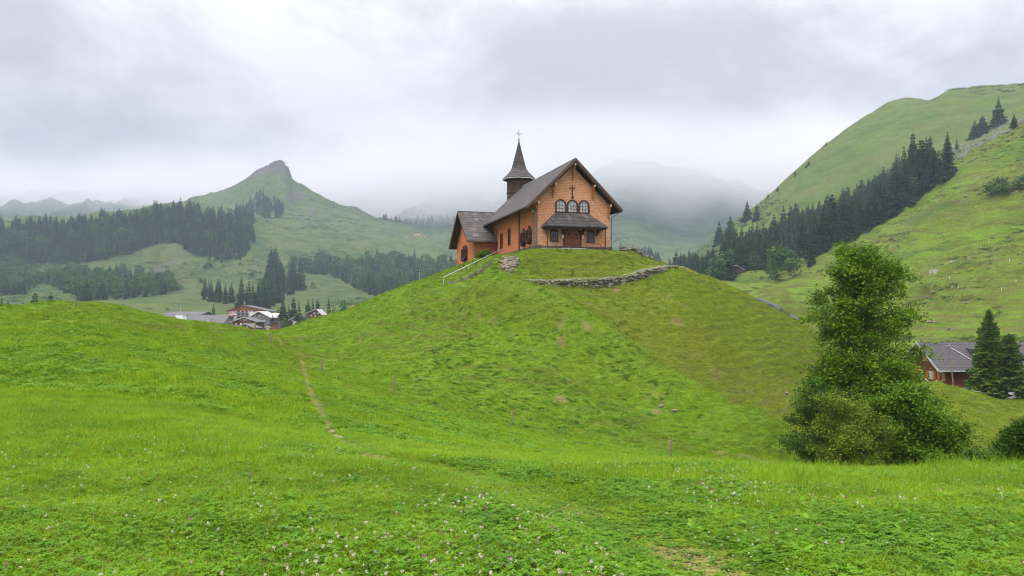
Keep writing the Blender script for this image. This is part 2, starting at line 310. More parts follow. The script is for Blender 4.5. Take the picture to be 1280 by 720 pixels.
# chapel frame: origin at its near left front corner, s along the front, t towards the back
A0 = Vector((2.64, 95.0, 8.6)); CU = Vector((0.9583, 0.2857, 0)); CW = Vector((-0.2857, 0.9583, 0)); CYAW = math.atan2(CU.y, CU.x)
def ch(s, t, z=0.0): return A0 + CU*s + CW*t + Vector((0, 0, z))
S_ = (GX-A0.x)*CU.x+(GY-A0.y)*CU.y; T_ = (GX-A0.x)*CW.x+(GY-A0.y)*CW.y
def rect_mask(s0, s1, t0, t1, f):
    dx = np.maximum(np.maximum(s0-S_, S_-s1), 0); dy = np.maximum(np.maximum(t0-T_, T_-t1), 0)
    return 1-sstep(0, f, np.hypot(dx, dy))
def seg_dist(X, Y, pts):
    """distance to a polyline"""
    best = np.full(X.shape, 1e9)
    for (x0, y0), (x1, y1) in zip(pts[:-1], pts[1:]):
        dx, dy = x1-x0, y1-y0; t = np.clip(((X-x0)*dx+(Y-y0)*dy)/(dx*dx+dy*dy+1e-9), 0, 1)
        best = np.minimum(best, np.hypot(X-x0-t*dx, Y-y0-t*dy))
    return best
m1 = rect_mask(-0.2, 10.6, -2.3, 17, 3.0); Z = Z*(1-m1)+8.22*m1
m2 = rect_mask(-3.6, 3, 16.0, 28, 2.2); Z = Z*(1-m2)+7.75*m2
# spur that runs down from the terrace to the lower right
def wxy(b, d): return ((b-640)/1000*d, d)
spur = seg_dist(GX, GY, [wxy(620, 80), wxy(690, 76), wxy(760, 71), wxy(840, 66), wxy(930, 60), wxy(990, 55)])
Z += 2.6*np.exp(-(spur/3.6)**2)*sstep(50, 58, GY)*(1-sstep(80, 85, GY))
hol = seg_dist(GX, GY, [wxy(800, 79), wxy(870, 73), wxy(940, 67)]); Z -= 2.0*np.exp(-(hol/4.5)**2)
# small knolls, cattle terraces and lumps; on the mountains gullies and ribs
hillm = sstep(42, 60, GY)*(1-sstep(150, 190, GY)); flat = 1-np.maximum(m1, m2)
Z += hillm*flat*(1.9*(fbm(GX/11, GY/11, 3)-.5)*(1-sstep(74, 84, GY)) + 0.5*(fbm(GX/4, GY/4, 3)-.5) + 0.34*(fbm(GX/1.7, GY/1.7, 3)-.5)*sstep(.35, .6, fbm(GX/15+4, GY/15, 2)))
terr = np.sin(2*PI*(Z/0.7+3.6*fbm(GX/7, GY/7, 4)))
steep = hillm*flat*sstep(640, 760, BX)[:, None]
Z += 0.085*terr*steep*sstep(.35, .6, fbm(GX/12+9, GY/12, 2)) + 0.06*terr*hillm*flat
nearm = 1-sstep(38, 55, GY); Z += nearm*sstep(6, 14, GY)*(0.16*(fbm(GX/3, GY/3, 3)-.5)) + 0.05*(fbm(GX/.9, GY/.9, 2)-.5)*nearm
rs = sstep(165, 240, GY)*(1-sstep(600, 900, GY))*sstep(860, 980, BX)[:, None]
Z += rs*(13.0*(fbm(GX/70, GY/70, 4, ridged=True)-.62) + 6.0*(fbm(GX/24, GY/24, 4, .6, ridged=True)-.6) + 0.7*np.sin(2*PI*(Z/3.2+2.4*fbm(GX/45, GY/45, 3)))*sstep(.3, .6, fbm(GX/60+3, GY/60, 2)) + 1.6*(fbm(GX/11, GY/11, 3)-.5))
fr = sstep(600, 1000, GY)
Z += fr*(34*(fbm(GX/260+2, GY/260, 6, .55, ridged=True)-.62)*sstep(700, 1600, GY) + 14*(fbm(GX/70, GY/70, 5, .55, ridged=True)-.6))
rockfar = sstep(2500, 2700, GY)
Z += rockfar*(110*(fbm(GX/230+7, GY/340, 5, ridged=True)-.62))
knob = np.exp(-((BX-349)/17)**4)[:, None]*np.exp(-((GY-2140)/130)**2)
Z += knob*(32*(fbm(GX/11, GY/40, 4, .65, ridged=True)-.62))
_ld = np.log(DY)
def g2(arr, x, y):
    """bilinear lookup of a terrain field at world x, y"""
    x = np.asarray(x, float); y = np.maximum(np.asarray(y, float), 1.5); b = np.clip(640+1000*x/y, BX[0], BX[-1]-1e-6)
    i = np.clip(np.searchsorted(BX, b)-1, 0, nb-2); j = np.clip(np.searchsorted(DY, y)-1, 0, nd-2)
    u = (b-BX[i])/(BX[i+1]-BX[i]); v = np.clip((y-DY[j])/(DY[j+1]-DY[j]), 0, 1)
    return (arr[i, j]*(1-u)+arr[i+1, j]*u)*(1-v)+(arr[i, j+1]*(1-u)+arr[i+1, j+1]*u)*v
def gz(x, y): return float(g2(Z, x, y))
def at(b, d):
    """ground point on bearing b at distance d"""
    x = (b-640)/1000*d; return Vector((x, d, gz(x, d)))
def seen(b, row, dmin=3.0, dmax=4500.0):
    """first ground point along a sight line"""
    i = int(np.clip(np.searchsorted(BX, b)-1, 0, nb-2)); u = (b-BX[i])/(BX[i+1]-BX[i]); z = Z[i]*(1-u)+Z[i+1]*u
    r = 400-1000*z/DY; ok = np.where((r <= row) & (DY >= dmin) & (DY <= dmax))[0]
    if len(ok) == 0: return None
    j = ok[0]
    d = DY[j]
    if j > 0 and r[j-1] > row and DY[j-1] >= dmin: d = DY[j-1]+(DY[j]-DY[j-1])*(r[j-1]-row)/(r[j-1]-r[j]+1e-9)
    x = (b-640)/1000*d; return Vector((x, d, gz(x, d)))
PATH1 = [seen(*q) for q in [(341,421),(352,432),(368,443),(378,455),(381,468),(385,483),(393,500),(404,520),(414,538),(428,550),(448,562),(470,574)]]
PATH2 = [seen(*q) for q in [(560,588),(600,596),(648,610),(690,628),(735,643),(772,656),(806,668),(840,684),(870,700),(900,722),(930,760)]]
pd1 = seg_dist(GX, GY, [(p.x, p.y) for p in PATH1])
pd2 = seg_dist(GX, GY, [(p.x, p.y) for p in [PATH1[-1]]+PATH2])
path_line = [wxy(640, 87.2), wxy(700, 87.3), wxy(740, 87.8), wxy(793, 89.3), wxy(824, 91.3), wxy(846, 93.2), wxy(866, 97), wxy(855, 103), wxy(830, 110)]
pd3 = seg_dist(GX, GY, path_line)
wob = fbm(GX/.8, GY/.8, 3)
dirt = np.maximum(0.95*(.8-.8*sstep(.03, .27, pd1*(1.2-.4*wob)*(.35+1.7*fbm(GX/1.2+8, GY/1.2, 3)))), 0)
dirt = np.maximum(dirt, 0.7*(1-sstep(.05, .38, pd2))*sstep(.50, .68, fbm(GX/1.3+3, GY/1.3, 3)))
gravel = 1-sstep(.45, .85, pd3)
contact_shade = rect_mask(-.45, 10.2, -2.5, 16, .8)*(1-rect_mask(.3, 9.4, .3, 28, .1)); contact_shade = np.maximum(contact_shade, rect_mask(-3.9, -3.2, 16.2, 28, .6)); gravel = np.maximum(gravel, .75*contact_shade*sstep(.3, .6, fbm(GX/.7, GY/.7, 3)))  # gravel-toned ring painted round the chapel base to stand in for contact shade
bare = .45*sstep(.74, .80, fbm(GX/1.5+31, GY/1.5+5, 4))*hillm*sstep(46, 60, GY)*flat
for b, row, w, h in [(848, 402, 1.0, .2), (735, 408, .6, .15), (703, 425, .4, .1), (940, 573, 1.6, .2), (905, 566, 1.2, .2), (820, 513, .5, .15), (700, 498, .5, .15), (985, 492, .4, .2), (770, 362, .6, .15)]:
    p = seen(b, row, 40)
    if p: bare = np.maximum(bare, (1-sstep(.5, 1.15, np.hypot((GX-p.x)/w, (GY-p.y)/max(h*3, .6))+.7*(wob-.5)))*.9)
dirt = np.maximum(dirt, bare)
rock = np.zeros_like(Z)
rock = np.maximum(rock, rs*sstep(.62, .70, fbm(GX/16+5, GY/16, 4))*sstep(.52, .62, fbm(GX/4, GY/4, 3))*.42)
rock = np.maximum(rock, knob*sstep(.25, .4, fbm(GX/30, GY/60, 3)))
def spot(b, d, w, l):
    x = (b-640)/1000*d; return 1-sstep(.5, 1.1, np.hypot((GX-x)/w, (GY-d)/l)+.9*(fbm(GX/(w*.4), GY/(l*.3), 4)-.5))
rock = np.maximum(rock, .9*spot(335, 2120, 45, 130)); rock = np.maximum(rock, .8*spot(372, 1960, 28, 110)); rock = np.maximum(rock, .55*spot(385, 1800, 12, 120))
rock = np.maximum(rock, .5*spot(205, 1100, 20, 60)); rock = np.maximum(rock, .7*spot(262, 1230, 14, 40)); rock = np.maximum(rock, .6*spot(215, 980, 10, 60))
rock = np.maximum(rock, sstep(2350, 2600, GY)*sstep(.50, .62, fbm(GX/120, GY/150, 5))*.95)
rock = np.maximum(rock, sstep(850, 1000, GY)*(1-sstep(1100, 1200, GY))*((BX > 1020) & (BX < 1200))[:, None]*sstep(.46, .64, fbm(GX/22, GY/40, 5))*.42)
dry = .25*fbm(GX/6, GY/6, 3)*(1-sstep(150, 200, GY))
dry = np.maximum(dry, hillm*(.08+.92*sstep(-70, 110, BX[:, None]-np.interp(GY, [55, 60, 66, 71, 76, 80], [990, 930, 840, 760, 690, 620])+70*(fbm(GX/5, GY/5, 3)-.5)+260*(fbm(GX/13+6, GY/13, 3)-.5)))*(.30+.70*fbm(GX/5+2, GY/5, 4))*(1-.8*np.exp(-(spur/1.3)**2)))
dry += .55*(1-sstep(0, 1.4, pd1))*sstep(.4, .6, fbm(GX/3, GY/3, 2)) + .6*(1-sstep(.2, 1.2, pd2))*fbm(GX/1.1, GY/1.1, 2)
dry = np.where(GY > 165, .10+.9*(fbm(GX/70, GY/70, 5)-.35)+.5*(fbm(GX/14, GY/14, 3)-.5), dry)
dry = np.clip(dry+.5*spot(237, 900, 30, 60)+.35*spot(350, 1150, 60, 160), 0, 1)
lush = fbm(GX/2.2+5, GY/2.2, 4)
tr_n = np.sin(2*PI*(Z/2.0+3.0*fbm(GX/60, GY/60, 4)))*.5+.5; tr_h = np.sin(2*PI*(Z/.8+2.4*fbm(GX/12, GY/12, 4)))*.5+.5
terr_a = np.where(GY > 165, sstep(.45, .9, tr_n*(.55+.9*fbm(GX/9, GY/9, 3)))*sstep(.38, .62, fbm(GX/55+8, GY/55, 4)), .8*hillm*sstep(.5, .95, tr_h*(.5+1.0*fbm(GX/1.5, GY/1.5, 3)))*sstep(.42, .62, fbm(GX/8+8, GY/8, 3)))
alpine = .92*sstep(330, 800, GY)*(1-.50*((BX > 900)[:, None]*(GY < 1200)))
F = (np.arange(nb-1)[:, None]*nd+np.arange(nd-1)[None, :]).ravel()
F = np.stack([F, F+nd, F+nd+1, F+1], 1)
me = np_mesh('meadow_ground', np.stack([GX.ravel(), GY.ravel(), Z.ravel()], 1), F)
me.polygons.foreach_set('use_smooth', np.ones(len(F), dtype=bool))
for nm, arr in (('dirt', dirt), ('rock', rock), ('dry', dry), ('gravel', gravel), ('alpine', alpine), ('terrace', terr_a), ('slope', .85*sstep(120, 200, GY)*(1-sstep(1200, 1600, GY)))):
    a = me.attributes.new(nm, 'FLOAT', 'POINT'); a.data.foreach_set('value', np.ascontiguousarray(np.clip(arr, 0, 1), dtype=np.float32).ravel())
mg, t, bs = new_mat('meadow ground')
pos = t.nodes.new('ShaderNodeNewGeometry').outputs['Position']
G_LUSH, G_DARK, G_DRY = (0.145, 0.270, 0.009), (0.090, 0.190, 0.008), (0.160, 0.170, 0.016)
nf = noise_node(t, pos, 1.6, 6, 0.65); nm_ = noise_node(t, pos, 0.22, 5, 0.6); nff = noise_node(t, pos, 9.0, 4, 0.7)
nbig = noise_node(t, pos, 0.02, 6, 0.6)
c = mix_node(t, ramp_node(t, nf, .35, .65), G_LUSH, G_DARK)
c = mix_node(t, math_node(t, 'MULTIPLY', ramp_node(t, nm_, .4, .7), .5), c, (0.10, 0.21, 0.018))
c = mix_node(t, math_node(t, 'MULTIPLY', attr_node(t, 'dry'), math_node(t, 'ADD', .55, math_node(t, 'MULTIPLY', nff, .7)), clamp=True), c, G_DRY)
c = mix_node(t, math_node(t, 'MULTIPLY', ramp_node(t, nbig, .35, .7), .3), c, (0.16, 0.20, 0.03))
c = mix_node(t, math_node(t, 'MULTIPLY', ramp_node(t, noise_node(t, scale_vec(t, pos, (.6, .6, 3.0)), .12, 8, .72, 1.0), .45, .62), attr_node(t, 'slope')), c, (0.105, 0.095, 0.022))
c = mix_node(t, math_node(t, 'MULTIPLY', ramp_node(t, noise_node(t, scale_vec(t, pos, (.5, .5, 2.2)), .05, 8, .7, .6), .50, .64), attr_node(t, 'slope')), c, (0.055, 0.120, 0.012))
c = mix_node(t, math_node(t, 'MULTIPLY', ramp_node(t, noise_node(t, scale_vec(t, pos, (1, 1, 2.5)), .55, 6, .75, .8), .46, .66), math_node(t, 'MULTIPLY', attr_node(t, 'slope'), .8)), c, (0.075, 0.105, 0.018))
c = mix_node(t, math_node(t, 'MULTIPLY', attr_node(t, 'terrace'), .85), c, mix_node(t, nff, (0.075, 0.095, 0.020), (0.150, 0.125, 0.040)))
c = mix_node(t, attr_node(t, 'alpine'), c, mix_node(t, ramp_node(t, noise_node(t, pos, .022, 9, .75), .36, .62), (0.022, 0.056, 0.015), (0.085, 0.105, 0.034)))
soil = mix_node(t, nff, (0.20, 0.150, 0.060), (0.27, 0.22, 0.10))
fd = math_node(t, 'MULTIPLY', attr_node(t, 'dirt'), math_node(t, 'ADD', .35, nff), clamp=True)
c = mix_node(t, fd, c, soil)
rk = mix_node(t, ramp_node(t, noise_node(t, pos, .12, 8, .7), .35, .65), (0.20, 0.18, 0.165), (0.33, 0.30, 0.27))
rk = mix_node(t, math_node(t, 'MULTIPLY', attr_node(t, 'alpine'), 1.08, clamp=True), rk, mix_node(t, noise_node(t, pos, .04, 8, .75), (0.022, 0.030, 0.022), (0.13, 0.115, 0.10)))
c = mix_node(t, ramp_node(t, math_node(t, 'ADD', attr_node(t, 'rock'), math_node(t, 'MULTIPLY', math_node(t, 'SUBTRACT', noise_node(t, pos, .15, 6, .7), .5), 1.0)), .35, .6), c, rk)
c = mix_node(t, math_node(t, 'MULTIPLY', attr_node(t, 'gravel'), math_node(t, 'ADD', .55, math_node(t, 'MULTIPLY', nff, .6)), clamp=True), c, mix_node(t, nff, (0.17, 0.16, 0.15), (0.28, 0.26, 0.24)))  # colours the path gravel and the painted contact shade at the chapel
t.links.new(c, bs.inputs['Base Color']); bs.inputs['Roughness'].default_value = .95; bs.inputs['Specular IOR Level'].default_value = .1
bn = t.nodes.new('ShaderNodeBump'); bn.inputs['Strength'].default_value = 1.0; bn.inputs['Distance'].default_value = .18
hh = math_node(t, 'ADD', noise_node(t, pos, 2.6, 5, .7), math_node(t, 'MULTIPLY', noise_node(t, pos, 14, 3, .7), .4))
t.links.new(hh, bn.inputs['Height'])
bn2 = t.nodes.new('ShaderNodeBump'); bn2.inputs['Strength'].default_value = 1.0; bn2.inputs['Distance'].default_value = 1.6
t.links.new(noise_node(t, scale_vec(t, pos, (1, 1, 2.5)), .35, 6, .7), bn2.inputs['Height']); t.links.new(bn2.outputs[0], bn.inputs['Normal'])
dist_f = None
t.links.new(bn.outputs[0], bs.inputs['Normal'])
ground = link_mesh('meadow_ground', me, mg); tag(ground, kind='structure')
# the same meadow goes on behind the camera
xs = np.concatenate([np.linspace(-60, -6, 20), np.linspace(-5.5, 5.5, 23), np.linspace(6, 60, 20)]); ys = np.linspace(-60, 1.5, 62)
XX, YY = np.meshgrid(xs, ys, indexing='ij'); ZZ = g2(Z, XX, np.full_like(XX, 1.5))-.004
ZZ = np.where(YY > 1.4, ZZ, ZZ-.02); n2_ = len(ys)
F2 = (np.arange(len(xs)-1)[:, None]*n2_+np.arange(n2_-1)[None, :]).ravel(); F2 = np.stack([F2, F2+n2_, F2+n2_+1, F2+1], 1)
back = link_mesh('meadow_ground', np_mesh('meadow_ground_behind', np.stack([XX.ravel(), YY.ravel(), ZZ.ravel()], 1), F2), mg); tag(back, kind='structure')

# ------------------------------------------------------------ air: even haze, and the low cloud that the peaks reach into
hz = MB().box(-6200, 6200, -120, 4800, -16, 1010).build('haze', None); tag(hz, kind='stuff')
mh = bpy.data.materials.new('haze'); mh.use_nodes = True; t = mh.node_tree; t.nodes.clear()
pv = t.nodes.new('ShaderNodeVolumePrincipled'); pv.inputs['Density'].default_value = 0.00018; pv.inputs['Color'].default_value = (.46, .55, .70, 1)
pv.inputs['Anisotropy'].default_value = 0.0
o_ = t.nodes.new('ShaderNodeOutputMaterial'); t.links.new(pv.outputs[0], o_.inputs['Volume']); hz.data.materials.append(mh)
lc = MB().box(-5200, 5200, 1750, 4700, 140, 600).build('low_cloud', None); tag(lc, kind='stuff')
mc = bpy.data.materials.new('low cloud'); mc.use_nodes = True; t = mc.node_tree; t.nodes.clear()
pv = t.nodes.new('ShaderNodeVolumePrincipled'); pv.inputs['Color'].default_value = (.91, .915, .945, 1); pv.inputs['Anisotropy'].default_value = 0.0
pos = t.nodes.new('ShaderNodeTexCoord').outputs['Object']
sp = t.nodes.new('ShaderNodeSeparateXYZ'); t.links.new(pos, sp.inputs[0])
nz = noise_node(t, scale_vec(t, pos, (1, 1, 1.4)), 0.0016, 4, .6, .3)
# the cloud base hangs lower the farther away it is, and breaks up with the noise
base = math_node(t, 'SUBTRACT', 500, math_node(t, 'MULTIPLY', math_node(t, 'SUBTRACT', sp.outputs[1], 2200), .40))
base = math_node(t, 'SUBTRACT', base, math_node(t, 'MULTIPLY', ramp_node(t, sp.outputs[0], -800, 0), 240))
h = math_node(t, 'DIVIDE', math_node(t, 'SUBTRACT', sp.outputs[2], base), 170)
dn = math_node(t, 'ADD', h, math_node(t, 'MULTIPLY', math_node(t, 'SUBTRACT', nz, .5), 4.0))
top_f = math_node(t, 'SUBTRACT', 1.0, ramp_node(t, sp.outputs[2], 400, 595))
front = ramp_node(t, sp.outputs[1], 1760, 2250)
den = math_node(t, 'MULTIPLY', math_node(t, 'MULTIPLY', ramp_node(t, dn, 0.0, 1.6), .0140), math_node(t, 'MULTIPLY', top_f, front))
t.links.new(den, pv.inputs['Density'])
o_ = t.nodes.new('ShaderNodeOutputMaterial'); t.links.new(pv.outputs[0], o_.inputs['Volume']); lc.data.materials.append(mc)

# ------------------------------------------------------------ materials of the buildings
M = {}
M['shingle'] = shingle_mat('larch shingles', (0.78, 0.27, 0.095), (0.54, 0.155, 0.055), (0.28, 0.085, 0.04), .22, .20, wear=.6, dirt=(.36, .19, .13))
M['shingle_front'] = shingle_mat('weathered larch shingles', (0.86, 0.48, 0.28), (0.60, 0.27, 0.135), (0.32, 0.155, 0.09), .21, .19, wear=.85, dirt=(.48, .34, .25))
M['shingle_grey'] = shingle_mat('grey weathered shingles', (0.30, 0.20, 0.15), (0.20, 0.12, 0.09), (.1, .06, .05), .16, .13, wear=.5, dirt=(.22, .19, .17))
M['roof'] = shingle_mat('dark roof shingles', (0.100, 0.088, 0.084), (0.048, 0.043, 0.044), (.02, .02, .02), .5, .4, wear=.8, dirt=(.19, .17, .155), rough=.75)
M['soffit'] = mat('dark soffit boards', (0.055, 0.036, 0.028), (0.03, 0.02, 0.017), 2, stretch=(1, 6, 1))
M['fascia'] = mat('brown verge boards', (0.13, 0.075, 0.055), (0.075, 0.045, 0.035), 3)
M['plinth'] = mat('dark stone plinth', (0.13, 0.10, 0.09), (0.06, 0.045, 0.04), 4, bump=.6, detail=6)
M['concrete'] = mat('pale concrete', (0.42, 0.40, 0.37), (0.30, 0.28, 0.26), 2.5, bump=.3)
M['frame'] = mat('dark stained window wood', (0.060, 0.026, 0.016), (0.035, 0.016, 0.012), 8, rough=.6)
M['door'] = mat('reddish oak door boards', (0.26, 0.085, 0.035), (0.15, 0.05, 0.022), 6, stretch=(6, 6, .6), rough=.6)
M['glass'] = mat('window glass', (0.24, 0.25, 0.27), (0.46, 0.46, 0.48), 3, rough=.12, spec=.8)
M['darkglass'] = mat('dark window glass', (0.030, 0.030, 0.035), (0.06, 0.06, 0.07), 3, rough=.08, spec=.8)
M['orange_wood'] = mat('orange stained timber', (0.50, 0.19, 0.07), (0.38, 0.13, 0.05), 5, rough=.6)
M['pale_wood'] = mat('pale end grain', (0.55, 0.45, 0.36), (0.42, 0.34, 0.28), 8)
M['iron'] = mat('dark iron', (0.035, 0.03, 0.03), (0.06, 0.05, 0.05), 8, rough=.45, metal=.6)
M['copper'] = mat('brown copper pipe', (0.10, 0.06, 0.045), (0.07, 0.045, 0.04), 5, rough=.4, metal=.5)
M['galv'] = mat('galvanised steel', (0.50, 0.51, 0.52), (0.40, 0.41, 0.42), 6, rough=.4, metal=.4)
M['lamp_white'] = mat('white lantern glass', (0.80, 0.80, 0.78), (0.72, 0.72, 0.70), 5, rough=.3)
M['turret'] = shingle_mat('brown turret shingles', (0.135, 0.090, 0.075), (0.095, 0.060, 0.050), (.05, .03, .02), .18, .2, wear=.4, dirt=(.10, .07, .06))
M['ridge_white'] = mat('pale ridge metal', (0.55, 0.55, 0.56), (0.45, 0.45, 0.46), 6, rough=.5)

# ------------------------------------------------------------ the chapel
CW_, NL = 9.72, 19.9                       # nave width and roof length
chapel = empty('chapel', A0, 'orange shingled chapel with dark roof and pointed bell turret on top of the knoll', 'chapel', rz=CYAW)
def part(mb, name, m, parent=chapel, label=None, smooth=False):
    o = mb.build(name, M[m], parent, smooth)
    if label: o['label'] = label
    return o
mid = CW_/2
EH, PK = 5.35, 9.95                        # wall height at the eaves, wall peak
# walls: front gable, side and rear of the nave as one shell, transept, choir
fw = MB(); gp = [(0, 0), (CW_, 0), (CW_, EH), (mid, PK), (0, EH)]
fw.prism([(x, 0.0, z) for x, z in gp], (0, .3, 0)); part(fw, 'front_wall', 'shingle_front', label='gabled front wall of paler weathered shingles')
nw = MB(); nw.box(0, .3, .3, NL, -.4, EH); nw.box(CW_-.3, CW_, .3, NL, -.4, EH); nw.prism([(x, NL-.3, z) for x, z in gp], (0, .3, 0)); part(nw, 'nave_wall', 'shingle')
TS0, TS1, T0, T1 = -3.25, CW_+3.25, 16.9, 27.4; TM = (T0+T1)/2; TE, TP = 2.75, 6.7
tw = MB(); tg = [(T0, -.9), (T1, -.9), (T1, TE), (TM, TP), (T0, TE)]
tw.prism([(TS0, y, z) for y, z in tg], (.3, 0, 0)); tw.prism([(TS1-.3, y, z) for y, z in tg], (.3, 0, 0))
tw.box(TS0+.3, -.002, T0, T0+.3, -.9, TE); tw.box(CW_+.002, TS1-.3, T0, T0+.3, -.9, TE); tw.box(TS0+.3, TS1-.3, T1-.3, T1, -.9, TE)
part(tw, 'transept_wall', 'shingle')
# grey weathered corner boards at the left front corner and plinth
cb = MB(); cb.box(-.035, .42, -.035, -.003, .3, EH-.3); cb.box(-.035, -.003, -.003, .55, .3, EH-.3); part(cb, 'corner_cladding', 'shingle_grey', label='grey weathered shingles at the front left corner')
pl = MB(); pl.box(-.09, 1.0, -.09, -.04, -.9, .30); pl.box(-.09, CW_+.09, -.12, -.036, -.9, .26); pl.box(-.12, -.04, -.036, T0, -.9, .22); pl.box(CW_+.04, CW_+.12, -.036, T0, -.9, .22)
pl.box(TS0-.1, TS0-.003, T0-.1, T1+.1, -1.2, -.55); pl.box(TS0-.003, -.12, T0-.1, T0-.003, -1.2, -.55)
part(pl, 'plinth', 'plinth')
# nave roof: two slabs with a slight kick at the eaves; profile (distance from ridge, height)
ov = 1.15
RP = [(0, 10.72), (4.55, 6.28), (mid+ov+.02, 4.86)]
RF, RB = -1.05, NL+.75
def roof_slab(mb, sgn, prof, y0, y1, th=.22, cx=mid):
    top = [(cx+sgn*d, z) for d, z in prof]; bot = [(cx+sgn*d, z-th) for d, z in prof]
    mb.prism([(x, y0, z) for x, z in top+bot[::-1]], (0, y1-y0, 0))
for sg in (-1, 1):
    rf = MB(); roof_slab(rf, sg, RP, RF, RB); ro = part(rf, 'roof', 'roof')
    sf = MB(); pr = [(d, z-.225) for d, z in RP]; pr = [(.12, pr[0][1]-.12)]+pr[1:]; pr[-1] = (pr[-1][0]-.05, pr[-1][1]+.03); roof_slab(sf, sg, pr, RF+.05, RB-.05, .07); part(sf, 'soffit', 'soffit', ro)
    vb = []
    for y in (RF-.05, RB+.003):
        top = [(mid+sg*d, z+.05) for d, z in RP]; bt_ = [(mid+sg*d, z-.30) for d, z in RP]
        vb.append(([(x, y, z) for x, z in top+bt_[::-1]], (0, .047, 0)))
        top = [(mid+sg*d, z-.302) for d, z in RP]; bt_ = [(mid+sg*d, z-.50) for d, z in RP]
        if y < 0: vb.append(([(x, y+.12, z) for x, z in top+bt_[::-1]], (0, .047, 0)))
    pieces('verge_board', M['fascia'], ro, vb)
    gt = MB(); x = mid+sg*(mid+ov+.09); gt.tube((x, RF, 4.66), (x, RB, 4.66), .075, n=8); part(gt, 'gutter', 'copper', ro)
rc = MB(); rc.bar((mid, RF-.03, 10.73), (mid, RB+.03, 10.73), .16, .05); part(rc, 'ridge_cap', 'ridge_white')
# transept roof
TR = [(0, 7.06), (TM-T0+.78, 2.30)]
trf = MB()
for sg in (-1, 1):
    top = [(TM+sg*d, z) for d, z in TR]; bot = [(y, z-.2) for y, z in top]
    trf.prism([(TS0-1.05, y, z) for y, z in top+bot[::-1]], (TS1-TS0+2.1, 0, 0))
tro = part(trf, 'transept_roof', 'roof')
tv = []
for x in (TS0-1.10, TS1+1.055):
    for sg in (-1, 1):
        top = [(TM+sg*d, z+.05) for d, z in TR]; bot = [(y, z-.45) for y, z in top]; tv.append(([(x, y, z) for y, z in top+bot[::-1]], (.045, 0, 0)))
pieces('verge_board', M['fascia'], tro, tv)
ts = MB()
for sg in (-1, 1):
    top = [(TM+sg*d, z-.205) for d, z in TR]; bot = [(y, z-.05) for y, z in top]; ts.prism([(TS0-1.0, y, z) for y, z in top+bot[::-1]], (1.0-.01, 0, 0))
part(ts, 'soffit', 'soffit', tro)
rc = MB(); rc.bar((TS0-1.1, TM, 7.10), (TS1+1.1, TM, 7.10), .2, .07); part(rc, 'ridge_cap', 'ridge_white', tro)
gt = MB(); gt.tube((TS0-1.05, TM-TR[1][0]-.08, 2.14), (.3, TM-TR[1][0]-.08, 2.14), .07, n=8); part(gt, 'gutter', 'copper', tro)
# choir behind the crossing
cw = MB(); cw.box(1.0, CW_-1.0, T1+.002, T1+5.5, -.9, 4.2); part(cw, 'choir_wall', 'shingle')
cr = MB(); cr.add([(.4, T1, 4.1), (CW_-.4, T1, 4.1), (CW_-.4, T1+6.1, 4.1), (.4, T1+6.1, 4.1), (mid, T1, 7.6), (mid, T1+3, 7.6)], [(0,3,5,4), (1,4,5,2), (2,5,3), (0,1,2,3), (0,4,1)]); part(cr, 'choir_roof', 'roof')
# bell turret: eight-sided body, skirt roof, spire, knob and cross
TC = (mid, 22.0)
body = MB(); body.lathe([(1.76, 6.0), (1.76, 11.75)], (*TC, 0), 8, PI/8); bd = part(body, 'turret_body', 'turret')
lv = MB()
for k in range(8):
    a = PI/4*k; n = Vector((math.cos(a), math.sin(a), 0)); u = Vector((-n.y, n.x, 0)); r_ = 1.76*math.cos(PI/8)+.003
    poly = [u*x+Vector((TC[0], TC[1], z))+n*r_ for x, z in [(-.5, 10.3), (.5, 10.3), (.5, 10.95), (.36, 11.25), (0, 11.45), (-.36, 11.25), (-.5, 10.95)]]
    lv.prism(poly, n*.05)
    for zz_ in (10.38, 10.62, 10.85): lv.prism([u*x+Vector((TC[0], TC[1], z))+n*(r_+.05) for x, z in [(-.38, zz_), (.38, zz_), (.38, zz_+.09), (-.38, zz_+.09)]], n*.04)
part(lv, 'belfry_louvre', 'frame', bd)
sl = MB(); sl.lathe([(1.86, 9.92), (1.90, 10.1), (1.79, 10.13)], (*TC, 0), 8, PI/8); part(sl, 'turret_sill', 'fascia', bd)
sk = MB(); sk.lathe([(2.40, 12.02), (2.45, 12.10), (1.9, 12.65), (1.35, 13.2), (1.08, 13.65), (.80, 14.7), (.42, 16.2), (.05, 17.75)], (*TC, 0), 8, PI/8); sp_ = part(sk, 'spire', 'roof')
wr = MB(); wr.lathe([(2.41, 11.90), (2.47, 11.92), (2.47, 12.015), (2.41, 12.017)], (*TC, 0), 8, PI/8); part(wr, 'spire_rim', 'ridge_white', sp_)
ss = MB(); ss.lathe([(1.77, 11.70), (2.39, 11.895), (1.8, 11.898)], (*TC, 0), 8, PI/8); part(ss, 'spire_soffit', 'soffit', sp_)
cx_ = MB(); cx_.tube((*TC, 17.6), (*TC, 19.35), .04, .03, 6); cx_.lathe([(.02, 17.7), (.15, 17.85), (.02, 18.0)], (*TC, 0), 8)
for dx in (-.42, .42): cx_.tube((TC[0], TC[1], 18.72), (TC[0]+dx, TC[1], 18.72), .03, .03, 6); cx_.lathe([(.01, -.07), (.07, 0), (.01, .07)], (TC[0]+dx, TC[1], 18.72), 6)
cx_.lathe([(.01, -.07), (.07, 0), (.01, .07)], (TC[0], TC[1], 19.3), 6)
for a in range(8):
    q = [(TC[0]+.2*math.cos(PI/4*k), TC[1], 18.72+.2*math.sin(PI/4*k)) for k in (a, a+1)]; cx_.tube(q[0], q[1], .014, .014, 4)
part(cx_, 'spire_cross', 'iron', sp_)
